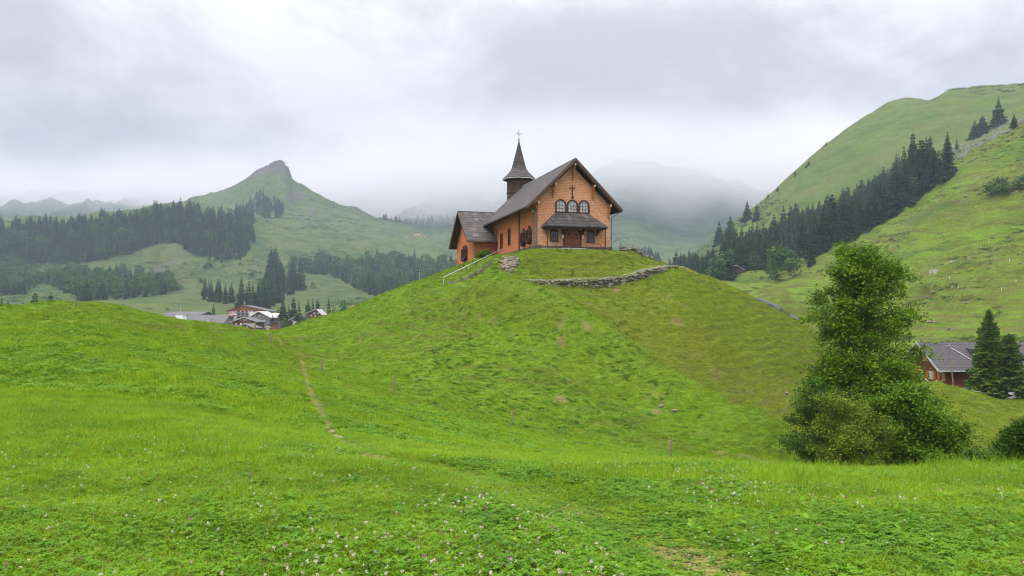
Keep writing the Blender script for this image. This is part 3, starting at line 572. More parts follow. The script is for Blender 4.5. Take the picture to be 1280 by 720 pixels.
# windows
def outline(w, h, kind):
    if kind == 'square': return [(-w/2, 0), (w/2, 0), (w/2, h), (-w/2, h)]
    if kind == 'pointed':
        hs = h-w*.55; pts = [(-w/2, 0), (w/2, 0), (w/2, hs)]
        for k in range(1, 6): a = k/6; pts.append((w/2*math.cos(a*PI/2)**.85, hs+(h-hs)*math.sin(a*PI/2)))
        pts.append((0, h)); pts += [(-x, z) for x, z in pts[3:-1][::-1]]+[(-w/2, hs)]
        return pts
    pts = [(-w/2, 0), (w/2, 0)]; hs = h-w/2
    return pts+[(w/2*math.cos(PI*k/10), hs+w/2*math.sin(PI*k/10)) for k in range(11)]
def window(org, u, n, w, h, kind='square', glass='darkglass', frame='frame', fw_=.10, bars=(1, 1), parent=chapel, depth=.07, name='window'):
    """window standing proud of the wall at org; u runs along the wall, n out of it"""
    u, n, o = Vector(u), Vector(n), Vector(org)
    def P3(x, z, d): return o+u*x+n*d+Vector((0, 0, z))
    inn = outline(w, h, kind); cen = (0, h*.45)
    out = [(x*(1+2*fw_/w), z*(1+1.6*fw_/h)-(fw_*.8)) for x, z in inn]
    fr = MB(); k = len(inn)
    vs_ = [P3(x, z, .003) for x, z in out]+[P3(x, z, depth) for x, z in out]+[P3(x, z, depth) for x, z in inn]+[P3(x, z, .012) for x, z in inn]
    fs_ = [(i, (i+1) % k, k+(i+1) % k, k+i) for i in range(k)]+[(k+i, k+(i+1) % k, 2*k+(i+1) % k, 2*k+i) for i in range(k)]+[(2*k+i, 2*k+(i+1) % k, 3*k+(i+1) % k, 3*k+i) for i in range(k)]
    fr.add(vs_, fs_)
    top = max(z for x, z in inn)
    for b in range(1, bars[0]+1):
        x = -w/2+w*b/(bars[0]+1); fr.bar(P3(x, 0, .035), P3(x, top-(.12 if kind != 'square' and abs(x) > .01 else .0), .035), .035, .035)
    for b in range(1, bars[1]+1):
        z = (h if kind == 'square' else h*.8)*b/(bars[1]+1); fr.bar(P3(-w/2, z, .035), P3(w/2, z, .035), .035, .035)
    fo = fr.build(name, M[frame], parent)
    gl = MB(); gl.prism([P3(x, z, .006) for x, z in inn], n*.012); gl.build('pane', M[glass], fo)
    return fo
FN, FU = (0, -1, 0), (1, 0, 0); LN, LU = (-1, 0, 0), (0, -1, 0)
for s in (3.33, 4.82, 6.31): window((s, 0, 4.40), FU, FN, 1.08, 1.35, 'pointed', 'glass', fw_=.17, bars=(2, 2), depth=.12)
for s in (2.52, 7.2):
    w_ = window((s, 0, .92), FU, FN, .80, 1.05, 'square', fw_=.10, bars=(2, 2))
    MB().box(s-.60, s+.60, -.13, -.004, .76, .82).build('window_sill', M['frame'], w_); sh = MB(); sh.prism([(s-.6, -.02, 2.1), (s+.6, -.02, 2.1), (s+.3, -.02, 2.27), (s, -.02, 2.34), (s-.3, -.02, 2.27)], (0, -.06, 0)); sh.build('carved_surround', M['frame'], w_)
for tt in (10.4, 14.1): window((0, tt, 1.35 if tt < 12 else 1.1), LU, LN, .72, 2.0, 'pointed', fw_=.15, bars=(1, 4), depth=.1)
def ornate(tt, z0, wx=0.0, pairs=2, gap=.95):
    for k in range(pairs):
        q = tt+(k-(pairs-1)/2)*gap
        w_ = window((wx, q, z0), LU, LN, .62, 1.15, 'square', fw_=.09, bars=(1, 2))
        for sd in (-1, 1):
            sb = MB(); a = q+sd*.50
            prof = [(0, z0-.05), (.13, z0-.05), (.17, z0+.3), (.10, z0+.55), (.16, z0+.85), (.12, z0+1.15), (0, z0+1.2)]
            sb.prism([(wx-.004, a+sd*x-sd*.06, z) for x, z in prof], (-.42, 0, 0)); sb.build('carved_shutter', M['frame'], w_)
        pieces('carved_surround', M['frame'], w_, [([(wx-.004, q+x, z0+z) for x, z in [(-.55, 1.22), (.55, 1.22), (.35, 1.42), (.1, 1.5), (0, 1.72), (-.1, 1.5), (-.35, 1.42)]], (-.28, 0, 0)), ([(wx-.004, q+x, z0+z) for x, z in [(-.62, -.1), (.62, -.1), (.3, -.34), (0, -.5), (-.3, -.34)]], (-.5, 0, 0))])
ornate(1.45, 1.05, pairs=1); ornate(3.75, .95, pairs=1)
ornate(21.6, .35, TS0, 2, 1.25)
window((TS0, TM-.2, 4.3), LU, LN, .7, .95, 'square', fw_=.12, bars=(1, 1))
# pilaster and downpipes on the side wall
pp = MB(); pp.box(-.16, -.003, 5.75, 5.93, .1, EH-.2); part(pp, 'wall_post', 'fascia')
dp = MB(); dp.tube((-1.1, 16.0, 4.5), (-.95, 16.1, 4.3), .06); dp.tube((-.95, 16.1, 4.3), (-.14, 16.35, 3.7), .06); dp.tube((-.14, 16.35, 3.7), (-.14, 16.35, .2), .06); dp.tube((-.14, 16.35, .2), (-.6, 16.1, -.4), .07); part(dp, 'downpipe', 'copper')
dp = MB(); dp.tube((CW_+1.1, -.75, 4.55), (CW_+.5, -.3, 4.1), .05); dp.tube((CW_+.5, -.3, 4.1), (CW_+.14, -.14, 3.8), .05); dp.tube((CW_+.14, -.14, 3.8), (CW_+.14, -.14, -.3), .05); part(dp, 'downpipe', 'copper')
# door
dc = 4.82
dr = MB(); dout = outline(1.95, 2.45, 'round'); dr.prism([(dc+x, -.004, z) for x, z in dout], (0, -.06, 0)); door = part(dr, 'door', 'door')
df = MB(); inn = dout; outl = [(x*1.16, z*1.07) for x, z in inn]; k = len(inn)
df.add([(dc+x, -.004, z) for x, z in outl]+[(dc+x, -.15, z) for x, z in outl]+[(dc+x, -.15, z) for x, z in inn]+[(dc+x, -.06, z) for x, z in inn],
       [(i, (i+1) % k, k+(i+1) % k, k+i) for i in range(1, k)]+[(k+i, k+(i+1) % k, 2*k+(i+1) % k, 2*k+i) for i in range(1, k)]+[(2*k+i, 2*k+(i+1) % k, 3*k+(i+1) % k, 3*k+i) for i in range(1, k)])
part(df, 'door_frame', 'frame', door)
dd = MB(); dd.box(dc-.015, dc+.015, -.085, -.065, 0, 2.42)
for sx in (-.48, .48):
    dd.prism([(dc+sx+.16*math.cos(PI*q/6), -.066, 1.72+.18*math.sin(PI*q/6)) for q in range(12)], (0, -.02, 0)); dd.bar((dc+sx-.35, -.07, .45), (dc+sx+.35, -.07, .45), .05, .07); dd.bar((dc+sx-.35, -.07, 1.25), (dc+sx+.35, -.07, 1.25), .05, .07)
part(dd, 'door_fittings', 'iron', door)
# porch roof, its posts and brackets
p1, p2, pe, pt = 1.75, 0.0, 2.56, 4.32
s0, s1, q0, q1 = .95, 8.75, 2.7, 6.85
pr_ = MB()
pr_.add([(s0, -p1, pe), (s1, -p1, pe), (s1+.1, -.002, pe), (s0-.1, -.002, pe), (q0, -.01, pt), (q1, -.01, pt), (s0, -p1, pe-.16), (s1, -p1, pe-.16), (s1+.1, -.002, pe-.16), (s0-.1, -.002, pe-.16)],
        [(0,1,5,4), (1,2,5), (3,0,4), (6,9,8,7), (0,6,7,1), (1,7,8,2), (3,9,6,0), (2,8,9,3), (3,4,5,2)])
por = part(pr_, 'porch_roof', 'roof', label='hipped shingle roof over the entrance')
pb = MB(); pb.bar((s0+.15, -1.5, pe-.26), (s1-.15, -1.5, pe-.26), .16, .18)
for s in (s0+.25, 3.4, 6.25, s1-.25): pb.bar((s, -1.62, pe-.24), (s, -.01, pe-.24), .12, .14)
for s in (1.55, 3.55, 6.1, 8.0): pb.tube((s, -.05, 1.7), (s, -1.0, pe-.3), .07, .07, 5); pb.prism([(s-.06, -.01, 1.55), (s-.06, -.01, 2.3), (s-.06, -.75, 2.3)], (.12, 0, 0))
part(pb, 'porch_beam', 'frame')
for s in (1.15, s1-.25):
    po = MB(); po.bar((s, -1.45, -.5), (s, -1.45, pe-.3), .11, .11); part(po, 'porch_post', 'frame')
# purlin brackets of the gable, pale-ended
for s, z, l in ((mid+.02, 10.0, 1.75), (mid-2.5, 7.55, 1.55), (mid+2.52, 7.55, 1.55), (CW_-.25, 5.25, 1.5), (.25, 5.25, 1.2)):
    br = MB(); br.bar((s, -.95, z), (s, -.002, z), .17, .2); br.bar((s, -.10, z-l), (s, -.10, z-.1), .14, .16); br.bar((s, -.12, z-l+.15), (s, -.8, z-.12), .12, .13); bo = part(br, 'gable_bracket', 'orange_wood')
    be = MB(); be.box(s-.09, s+.09, -.975, -.952, z-.11, z+.11); part(be, 'beam_end', 'pale_wood', bo)
# crucifix: a cross with a small figure under a little gable
cf = MB(); X0, Z0 = 4.82, 6.35; cf.bar((X0, -.06, Z0-.15), (X0, -.06, Z0+1.25), .10, .07); cf.bar((X0-.38, -.06, Z0+.95), (X0+.38, -.06, Z0+.95), .09, .07); cf.lathe([(.03, 0), (.17, .12), (.10, .25), (.02, .3)], (X0, -.12, Z0-.3), 7)
cro = part(cf, 'crucifix', 'frame')
fg = MB(); fg.tube((X0, -.12, Z0+.1), (X0-.01, -.13, Z0+.5), .035, .055); fg.tube((X0-.01, -.13, Z0+.5), (X0, -.12, Z0+.85), .055, .075); fg.tube((X0, -.12, Z0+.83), (X0-.34, -.11, Z0+.96), .03, .02); fg.tube((X0, -.12, Z0+.83), (X0+.34, -.11, Z0+.96), .03, .02); fg.lathe([(.01, 0), (.055, .07), (.01, .15)], (X0+.02, -.13, Z0+.87), 7)
part(fg, 'figure', 'fascia', cro)
# wall lanterns either side of the door
for s in (3.52, 6.12):
    ln = MB(); ln.lathe([(.06, 0), (.11, .08), (.12, .42), (.04, .5)], (s, -.22, 1.18), 8); lo = part(ln, 'lantern', 'lamp_white')
    lb = MB(); lb.bar((s, -.003, 1.85), (s, -.24, 1.85), .03, .03); lb.tube((s, -.22, 1.68), (s, -.22, 1.86), .02); lb.lathe([(.15, 1.62), (.03, 1.75)], (s, -.22, 0.0), 8); part(lb, 'lantern_arm', 'iron', lo)
# entrance platform, steps and their two handrails
st_ = MB(); st_.box(.3, 7.0, -2.1, -.125, -1.2, -.20); st_.box(3.3, 6.3, -1.0, -.126, -.2, -.02)
part(st_, 'entrance_slab', 'concrete')
for sx, dx in ((3.35, -1.3), (6.3, 1.3)):
    hr = MB(); hr.tube((sx, -.9, .95), (sx+dx, -2.1, .42), .03); hr.tube((sx, -.9, .95), (sx, -.9, -.06), .025); hr.tube((sx+dx, -2.1, .42), (sx+dx, -2.1, -.6), .025); part(hr, 'step_handrail', 'fascia')
# alarm bell box and lamp at the corner
ab = MB(); ab.box(-.2, -.04, .12, .3, 4.2, 4.45); part(ab, 'corner_lamp', 'ridge_white')

# ------------------------------------------------------------ stones, walls, rails and posts on the knoll
M['stone'] = mat('grey field stone', (0.25, 0.23, 0.20), (0.055, 0.060, 0.035), 1.1, bump=.8, detail=7, rough=.9)
M['rubble'] = mat('pale broken rock', (0.28, 0.24, 0.20), (0.11, 0.09, 0.07), 1.5, bump=.8, detail=7, rough=.9)
M['post'] = mat('weathered post wood', (0.26, 0.20, 0.14), (0.15, 0.115, 0.08), 6, stretch=(1, 1, .2), rough=.9)
M['whitewash'] = mat('white plaster', (0.78, 0.77, 0.74), (0.66, 0.65, 0.62), 2)
M['brownwood'] = mat('dark brown timber', (0.17, 0.065, 0.038), (0.10, 0.040, 0.026), 4, stretch=(.5, .5, 5))
M['redwood'] = mat('red brown boards', (0.24, 0.070, 0.036), (0.15, 0.045, 0.025), 5, stretch=(6, 6, .5))
M['greywood'] = mat('grey shingled facade', (0.20, 0.195, 0.20), (0.14, 0.14, 0.145), 3)
M['slate'] = mat('grey slate roof', (0.115, 0.110, 0.118), (0.080, 0.077, 0.083), 3, rough=.7)
M['lightroof'] = mat('light metal roof', (0.42, 0.42, 0.43), (0.34, 0.34, 0.35), 2, rough=.5)
M['shutter'] = mat('orange shutter paint', (0.62, 0.22, 0.04), (0.5, 0.16, 0.03), 4)
M['curtain'] = mat('white curtained window', (0.70, 0.72, 0.74), (0.55, 0.57, 0.60), 5, rough=.4)
M['black'] = mat('black paint', (0.02, 0.02, 0.02), (0.03, 0.03, 0.03), 4, rough=.5)
M['white'] = mat('white paint', (0.8, 0.8, 0.8), (0.74, 0.74, 0.73), 4, rough=.5)
M['ochre'] = mat('ochre planks', (0.50, 0.20, 0.085), (0.38, 0.15, 0.065), 3)
M['asphalt'] = mat('blue grey asphalt', (0.075, 0.070, 0.095), (0.06, 0.056, 0.075), 1.5)

def stone_wall(name, pts, h0, label, size=.26, width=.45, lean=.15):
    """dry stone wall along world points: irregular courses of stones over a solid core"""
    rr = random.Random(len(pts)*7+3); mb = MB()
    P_ = [Vector(p) for p in pts]; seg = [(P_[i], P_[i+1]) for i in range(len(P_)-1)]
    for i, (a, b) in enumerate(seg):
        d = b-a; ln = d.length; n = max(1, int(ln/(size*1.15))); f0 = h0[i]; f1 = h0[i+1]
        q = Vector((d.y, -d.x, 0)).normalized()
        for k in range(n):
            t_ = (k+rr.random()*.6)/n; p = a+d*t_; h = f0+(f1-f0)*t_; z = 0
            while z < h:
                s_ = size*rr.choice((.5, .7, .9, 1.1, 1.5))*rr.uniform(.8, 1.2)
                mb.rock(p+q*rr.uniform(-.08, .1)+Vector((0, 0, z+s_*.3)), s_*rr.uniform(.55, .9), width*.5*rr.uniform(.8, 1.2), s_*.45, rr.randint(0, 9999)); z += s_*.62
    o = mb.build(name, M['stone']); o.location = (0, 0, 0); return tag(o, label, 'stone wall')
wp = []; wh = []
for b, d in [(655, 86.2), (667, 86.2), (685, 86.2), (700, 86.2), (720, 86.4), (740, 86.7), (766, 87.4), (793, 88.2), (808, 89.2), (824, 90.2), (838, 91.6), (848, 92.6)]:
    x, y = wxy(b, d-.12); g = gz(x, y-.15); top = gz(x, y+.5); wp.append((x, y, g-.1)); wh.append(max(.2, (top-g)*.8+.05))
stone_wall('dry_stone_wall', wp, wh, 'long curved dry stone wall holding up the gravel path below the chapel')
wp = []; wh = []
for s, t_ in [(9.8, -3.0), (11.0, -2.7), (12.2, -2.0), (13.6, -.9), (15.2, .6), (16.6, 2.2)]:
    p = ch(s, t_); wp.append((p.x, p.y, gz(p.x, p.y)-.15)); wh.append(.55)
stone_wall('dry_stone_wall', wp, wh, 'short low stone wall at the terrace edge right of the chapel', size=.3, width=.6)
# heap of rubble under the front left corner
sp = MB(); rr = random.Random(4)
for k in range(170):
    b = 637+rr.gauss(0, 5.0); row = 330+rr.gauss(0, 4.0)
    p = seen(b, row, 85, 100)
    if p is None: continue
    s_ = rr.uniform(.10, .27); sp.rock((p.x, p.y, p.z+s_*.25), s_*rr.uniform(.8, 1.3), s_, s_*.7, k)
tag(sp.build('rubble_heap', M['rubble']), 'spill of pale broken stones on the bank below the left front corner of the chapel', 'rubble', kind='stuff')
# loose rocks in the turf
bm_ = [(828, 509, .3, 'pale rock bedded in the turf low on the right side of the spur'), (846, 515, .28, 'dark rock beside the bare patch low on the spur'), (984, 493, .4, 'weathered rock on the lower right flank of the knoll')]
for b, row, s_, lab in bm_:
    p = seen(b, row, 40, 100); mb = MB()
    for k in range(3): mb.rock((p.x+rr.uniform(-.5, .5)*s_, p.y, p.z+.02+.06*k), s_*rr.uniform(.5, .9), s_*.4, s_*.28, k+9)
    tag(mb.build('rock', M['rubble']), lab, 'rock')
for k, (b, row) in enumerate([(407, 536), (412, 541), (418, 547), (423, 548), (404, 551), (410, 553)]):
    p = seen(b, row, 15, 60); s_ = rr.uniform(.09, .17)
    o = MB().rock((0, 0, .02), s_, s_*.8, .04, k).build('path_stone', M['rubble']); o.location = p
    tag(o, 'flat pale stone bedded in the grass where the worn footpath fades', 'stone', 'flat stones beside the footpath')
# stair up the bank: stone steps and a steel handrail
sa, sb = seen(562, 355, 86, 110), seen(617, 327, 92, 112)
if sb is None: sb = at(617, 104)
steps = MB(); n = 17
for k in range(n):
    f = (k+.5)/n; p = sa.lerp(sb, f); g = gz(p.x, p.y); d = (sb-sa).normalized(); q = Vector((d.y, -d.x, 0)).normalized()
    a = p-q*.34; b_ = p+q*.34; steps.bar(Vector((a.x, a.y, g+.05)), Vector((b_.x, b_.y, g+.03)), .30, .2)
tag(steps.build('stone_stair', M['stone']), 'narrow stone steps climbing the grass bank to the left of the chapel', 'stairs')
rl = empty('handrail', sa, 'long pale steel handrail beside the stone steps left of the chapel', 'handrail')
ra, rb = seen(554.5, 355.5, 86, 110), at(628.5, 106.5)
fp = [0, .30, .37, .70, 1.0]; tops = []
for f in fp:
    p = ra.lerp(rb, f); p.z = gz(p.x, p.y); tops.append(Vector((p.x, p.y, 0)))
zt0 = (400-346.5)/1000*ra.y; zt1 = (400-310.8)/1000*rb.y
hb = MB(); A_ = Vector((ra.x, ra.y, zt0)); B_ = Vector((rb.x, rb.y, zt1)); hb.tube(A_, B_, .045, n=8); o = hb.build('rail', M['galv'], rl); o.matrix_parent_inverse = Matrix.Translation(-sa)
for f, r_ in zip(fp, (.045, .03, .035, .11, .05)):
    p = A_.lerp(B_, f); g = gz(p.x, p.y); mb = MB(); mb.tube((p.x, p.y, g-.2), (p.x, p.y, p.z+(.12 if r_ > .1 else 0)), r_, n=8)
    o = mb.build('post', M['concrete' if r_ > .1 else 'galv'], rl); o.matrix_parent_inverse = Matrix.Translation(-sa)
    if r_ > .1: o['label'] = 'thick concrete post'
# fence posts
for b, row, h, r_, lab in [(402, 465, 1.0, .07, 'short grey wooden post in the meadow just right of the worn path'), (492, 493, 1.05, .045, 'thin weathered stake standing alone in the dip left of the spur'),
        (640, 533, .95, .045, 'thin stake at the foot of the knoll below the chapel'), (838, 573, .98, .055, 'brown stake at the foot of the spur, nearest to the big maple'), (339, 429, .95, .05, 'dark stake where the footpath goes over the crest'),
        (318, 415, .9, .06, 'leaning ochre stake on the crest in front of the brown chalets'), (95, 383, .45, .07, 'pale stub of a post on top of the left meadow hump'), (132, 384, .25, .06, 'low pale peg on the left meadow hump')]:
    p = seen(b, row, 25, 110)
    if p is None: p = at(b, 75)
    r_ *= 1.25; mb = MB(); mb.tube((0, 0, -.25), (.02*rr.uniform(-1, 1), 0, h), r_, r_*.85, 7); mb.tube((0, 0, h-.001), (.0, 0, h+.03), r_*.85, r_*.4, 7)
    o = mb.build('fence_post', M['post']); o.location = p; o.rotation_euler = (rr.uniform(-.04, .04), rr.uniform(-.04, .04) if b != 318 else .12, 0); tag(o, lab, 'fence post', 'fence posts in the near meadow')
# round sign on a thin pole left of the knoll
p = at(524.5, 106); sg = empty('round_sign', p, 'small round black and white sign on a thin pole left of the knoll', 'sign')
zt = (400-338.5)/1000*p.y-p.z; mb = MB(); mb.tube((0, 0, -.3), (0, 0, zt), .025); mb.build('pole', M['galv'], sg)
mb = MB(); mb.tube((0, -.03, zt), (0, 0, zt), .20, n=20); mb.build('sign_plate', M['black'], sg)
mb = MB(); mb.add([(-.08, -.035, zt+.14), (.05, -.035, zt+.10), (.12, -.035, zt-.06), (.02, -.035, zt-.03), (-.05, -.035, zt+.02)], [(0, 4, 3, 2, 1)]); mb.build('sign_mark', M['white'], sg)
# small garden shrub and stone by the transept is added with the plants

# ------------------------------------------------------------ houses
def boxhouse(name, label, cat, b0, b1, d, depth, row_eave, row_ridge, wall='whitewash', roof='slate', gable='front', yaw=0.0, group=None, over=.8, wins=(), upper=None, ridge_at=.5, th=.3, winmat='darkglass', winframe='white', trim=None):
    """house facing the camera: bearings b0..b1 of the front wall at distance d; rows give eave and ridge heights"""
    w = (b1-b0)/1000*d; x0 = (b0-640)/1000*d; base = min(gz(x0, d), gz(x0+w, d), gz(x0+w/2, d+depth))-.4
    ze = (400-row_eave)/1000*d-base; zr = (400-row_ridge)/1000*d-base
    h = empty(name, (x0, d, base), label, cat, group, yaw)
    wl = MB()
    if gable == 'front':
        px_ = w*ridge_at; poly = [(0, 0), (w, 0), (w, ze), (px_, zr-.35), (0, ze)]
        wl.prism([(x, 0, z) for x, z in poly], (0, depth, 0))
    else:
        poly = [(0, 0), (depth, 0), (depth, ze), (depth/2, zr-.35), (0, ze)]
        wl.prism([(0, y, z) for y, z in poly], (w, 0, 0))
    wo_ = wl.build('wall', M[wall], h)
    if upper and gable == 'front':
        up = MB(); up.prism([(.003, -.06, ze-.4), (w-.003, -.06, ze-.4), (w-.003, -.06, ze-.1), (px_, -.06, zr-.5), (.003, -.06, ze-.1)], (0, .055, 0)); up.build('gable_cladding', M[upper], wo_)
    rf = MB()
    if gable == 'front':
        for sg_, ww in ((-1, px_), (1, w-px_)):
            sl_ = (zr-ze)/ww; top = [(px_, zr), (px_+sg_*(ww+over), ze-over*sl_+.25)]; rf.prism([(x, -over, z) for x, z in top+[(x, z-th) for x, z in top[::-1]]], (0, depth+2*over, 0))
    else:
        for sg_ in (-1, 1):
            sl_ = (zr-ze)/(depth/2); top = [(depth/2, zr), (depth/2+sg_*(depth/2+over), ze-over*sl_+.25)]; rf.prism([(-over, y, z) for y, z in top+[(y, z-th) for y, z in top[::-1]]], (w+2*over, 0, 0))
    ro_ = rf.build('roof', M[roof], h)
    if trim and gable == 'front':
        for sg_, ww in ((-1, px_), (1, w-px_)):
            sl_ = (zr-ze)/ww; top = [(px_, zr+.06), (px_+sg_*(ww+over), ze-over*sl_+.31)]; pieces('verge_board', M[trim], ro_, [([(x, -over-.06, z) for x, z in top+[(x, z-th-.1) for x, z in top[::-1]]], (0, .055, 0))])
    for (bp, row, pw, phh) in wins:
        x = (bp-b0)/1000*d; z = (400-row)/1000*d-base; ww = pw/1000*d; hh = phh/1000*d
        fo = MB().box(x-ww/2, x+ww/2, -.07 if upper is None or z < ze-.4 else -.13, -.004 if upper is None or z < ze-.4 else -.062, z-hh/2, z+hh/2).build('window', M[winframe], h)
        MB().box(x-ww/2+.12, x+ww/2-.12, -.10 if upper is None or z < ze-.4 else -.16, -.072 if upper is None or z < ze-.4 else -.132, z-hh/2+.12, z+hh/2-.12).build('pane', M[winmat], fo)
    return h, w, ze, zr, base
D_ = 450
# hotel
h, w, ze, zr, bs_ = boxhouse('hotel', 'big white gabled hotel with orange boarded gable and balconies, tallest in the village', 'hotel', 286.5, 332, D_, 16, 388.0, 381.3, upper='ochre', trim='brownwood', ridge_at=.38, over=1.6,
    wins=[(289, 390, 1.6, 1.6), (293, 390, 1.6, 1.6), (289, 394.5, 1.6, 1.6), (293, 394.5, 1.6, 1.6), (290.5, 399, 2.4, 1.8), (318, 389.5, 2.6, 1.6), (312, 389.5, 2.2, 1.6), (302, 384.6, 1.6, 1.5), (307, 384.6, 1.6, 1.5), (325, 390, 1.6, 1.6), (290.5, 403.5, 2, 1.8)])
for r_ in (391.5, 395.3, 399.2):
    x0, x1 = (295.5-286.5)*.45, (311.5-286.5)*.45; z = (400-r_)*.45-bs_; bl = MB(); bl.box(x0, x1, -1.3, -.08, z-.15, z); bl.box(x0, x1, -1.32, -1.26, z, z+.55); bo = bl.build('balcony', M['greywood'], h)
    for k in range(3): MB().box(x0+.5+k*2.3, x0+1.9+k*2.3, -.075, -.004, z+.1, z+1.5).build('balcony_door', M['darkglass'], h)
mb = MB(); mb.tube((w*.33, 6, zr-1), (w*.33, 6, zr+2.6), .13); mb.tube((w*.33-1, 6, zr+1.2), (w*.33+1, 6, zr+1.2), .05); mb.build('antenna', M['galv'], h)
boxhouse('chalet', 'dark grey shingled house with broad pale-edged gable right of the hotel', 'house', 312.5, 337, D_-18, 15, 396.2, 388.8, 'greywood', 'lightroof', trim='whitewash', ridge_at=.46, over=1.0,
    wins=[(319, 395, 1.8, 1.5), (324.5, 395, 1.8, 1.5), (330, 395.3, 1.4, 1.5), (319.5, 400, 2.2, 1.5), (324.5, 400, 1.8, 1.5), (330, 400.5, 1.4, 1.6)], winmat='curtain')
boxhouse('chalet', 'grey house end with white metal roof behind the broad grey gable', 'house', 336.5, 345, D_-6, 9, 395.5, 391.2, 'greywood', 'lightroof', gable='side', wins=[(340, 398.5, 1.2, 1.5)])
boxhouse('chalet', 'red brown chalet with wide low gable right in front of the hotel', 'house', 291, 320.5, D_-40, 13, 401.8, 396.4, 'brownwood', 'slate', trim='lightroof', over=1.1,
    wins=[(295, 404.8, 1.8, 2), (301, 404.8, 1.8, 2), (304.8, 399.8, 1.6, 1.8), (307.8, 399.8, 1.6, 1.8), (316.8, 404.6, 2, 1.8), (301, 400.3, 1.2, 1.3), (312, 400.5, 1.2, 1.3)], winmat='curtain')
boxhouse('chalet', 'low dark red barn with pale roof edge, nearest of the village roofs', 'barn', 294.5, 318, D_-60, 10, 409.5, 404.3, 'redwood', 'slate', trim='lightroof', over=.8, wins=[(309, 410.5, 2.6, 5)], winmat='lightroof')
boxhouse('annexe', 'small white annexe beside the low dark red barn', 'house', 287, 294, D_-62, 6, 408, 406.5, 'whitewash', 'slate', wins=[(290, 410.5, 3, 2.6)], winmat='curtain')
boxhouse('shed', 'small red shed with a one-sided dark roof in front of the village spruces', 'shed', 336.5, 348, D_-60, 8, 405.8, 401.2, 'redwood', 'slate', ridge_at=.92, over=.6, trim='slate')
boxhouse('annexe', 'little white store beside the red shed', 'house', 333, 336.4, D_-61, 5, 408.5, 407.5, 'whitewash', 'lightroof')
boxhouse('chalet', 'brown chalet half hidden by trees with bright white lower storey', 'house', 362, 380, D_-10, 10, 400, 393.0, 'brownwood', 'slate', ridge_at=.7, trim='lightroof', over=1.0, wins=[(371, 397, 2, 2), (374, 395, 2, 1.6), (377, 396, 1.4, 1.8)], winmat='curtain')
boxhouse('garage', 'white garage under the brown chalet at the right end of the village', 'garage', 366, 371.5, D_-18, 4, 399.8, 398.5, 'whitewash', 'lightroof')
boxhouse('chalet', 'dark chalet with pale flat roof at the far right end of the village', 'house', 384, 400, D_+10, 12, 391, 386.5, 'brownwood', 'lightroof', ridge_at=.75, over=1.2, wins=[(393, 391.5, 2.4, 1.6), (397.5, 391.5, 1.6, 1.6), (389, 394.5, 1.6, 1.4), (394, 395, 1.6, 1.2)], winmat='curtain')
boxhouse('chalet', 'small house with white wall and orange roof peeping over the left shoulder of the knoll', 'house', 436.5, 443.5, D_+20, 6, 383.5, 381.8, 'whitewash', 'ochre', over=.4)
boxhouse('chalet', 'tan house with dark balconies squeezed left of the hotel', 'house', 277, 287.5, D_-4, 10, 395.5, 393.0, 'brownwood', 'ochre', gable='side', wins=[(281, 398, 1.6, 1.6), (284.5, 401, 1.6, 2.2), (281.5, 404, 2, 1.6)], winmat='curtain')
# long slate building
h, w, ze, zr, bs_ = boxhouse('long_building', 'large dark slate building with steep roof and sloping right end, left of the hotel', 'building', 229, 279.5, D_-30, 16, 404, 393.4, 'greywood', 'slate', gable='side', over=.4,
    wins=[(242.5, 399.3, 3.4, 1.7), (252, 399.3, 3.2, 1.7), (269, 410.8, 3.6, 2.0)], winmat='curtain')
for q_ in h.children:                                               # skylights stand on the roof slope
    if q_.name.startswith('window') and q_.data.vertices[0].co.z > ze-2: q_.location.y = .35 if ze < 4 else 2.2
mb = MB(); x0 = 1.0; mb.box(x0, x0+13.6, -3.0, -.004, -.5, ze+.9); an = mb.build('front_wing', M['greywood'], h)
mb = MB(); mb.prism([(x0-.2, -3.3, ze+.75), (x0-.2, .8, ze+2.3), (x0-.2, .8, ze+2.0), (x0-.2, -3.3, ze+.45)], (13.9, 0, 0)); mb.build('wing_roof', M['slate'], an)
mb = MB(); mb.box(x0+12.6, x0+14.4, -3.4, -3.01, -.5, ze+1.1); mb.build('white_pier', M['white'], an)
boxhouse('long_building', 'low long grey hall whose roof line runs along behind the left meadow', 'building', 176, 220, D_-34, 12, 396.8, 393.6, 'greywood', 'slate', gable='side', over=.4)
h, w, ze, zr, bs_ = boxhouse('stair_tower', 'square white stair tower between the two long slate roofs', 'building', 219.5, 228.5, D_-38, 5, 393.8, 393.2, 'white', 'lightroof', over=.1)
mb = MB(); mb.tube((w*.55, 1, ze), (w*.55, 1, ze+4.2), .14, .12, 8); mb.tube((w*.55, 1, ze+4.1), (w*.55, 1, ze+4.5), .25, .2, 8); mb.build('flue', M['galv'], h)
boxhouse('hall', 'light grey metal roofed hall rising behind the white stair tower', 'building', 208, 249, D_+15, 20, 393.2, 389.3, 'greywood', 'slate', gable='side', over=1.5)
boxhouse('farm_shed', 'light grey roof at the left edge of the photo behind the meadow', 'shed', -22, 14, 330, 10, 386.5, 381.8, 'brownwood', 'lightroof', gable='side', over=.6)
boxhouse('farm_shed', 'low reddish farm roof behind the left meadow under two dark spruces', 'shed', 29, 50, 330, 8, 386, 383.0, 'redwood', 'redwood', gable='side', over=.6)
for k, (b, lab) in enumerate([(517, 'far white walled alpine hut on the pasture below the cloudy ridge'), (526, 'far reddish alpine hut beside the white walled one')]):
    p = at(b+1, 1900); row = 400-1000*p.z/1900
    boxhouse('alpine_hut', lab, 'hut', b, b+7, 1900, 10, row-1.8, row-3.2, 'whitewash', 'ochre', gable='side', over=.8)

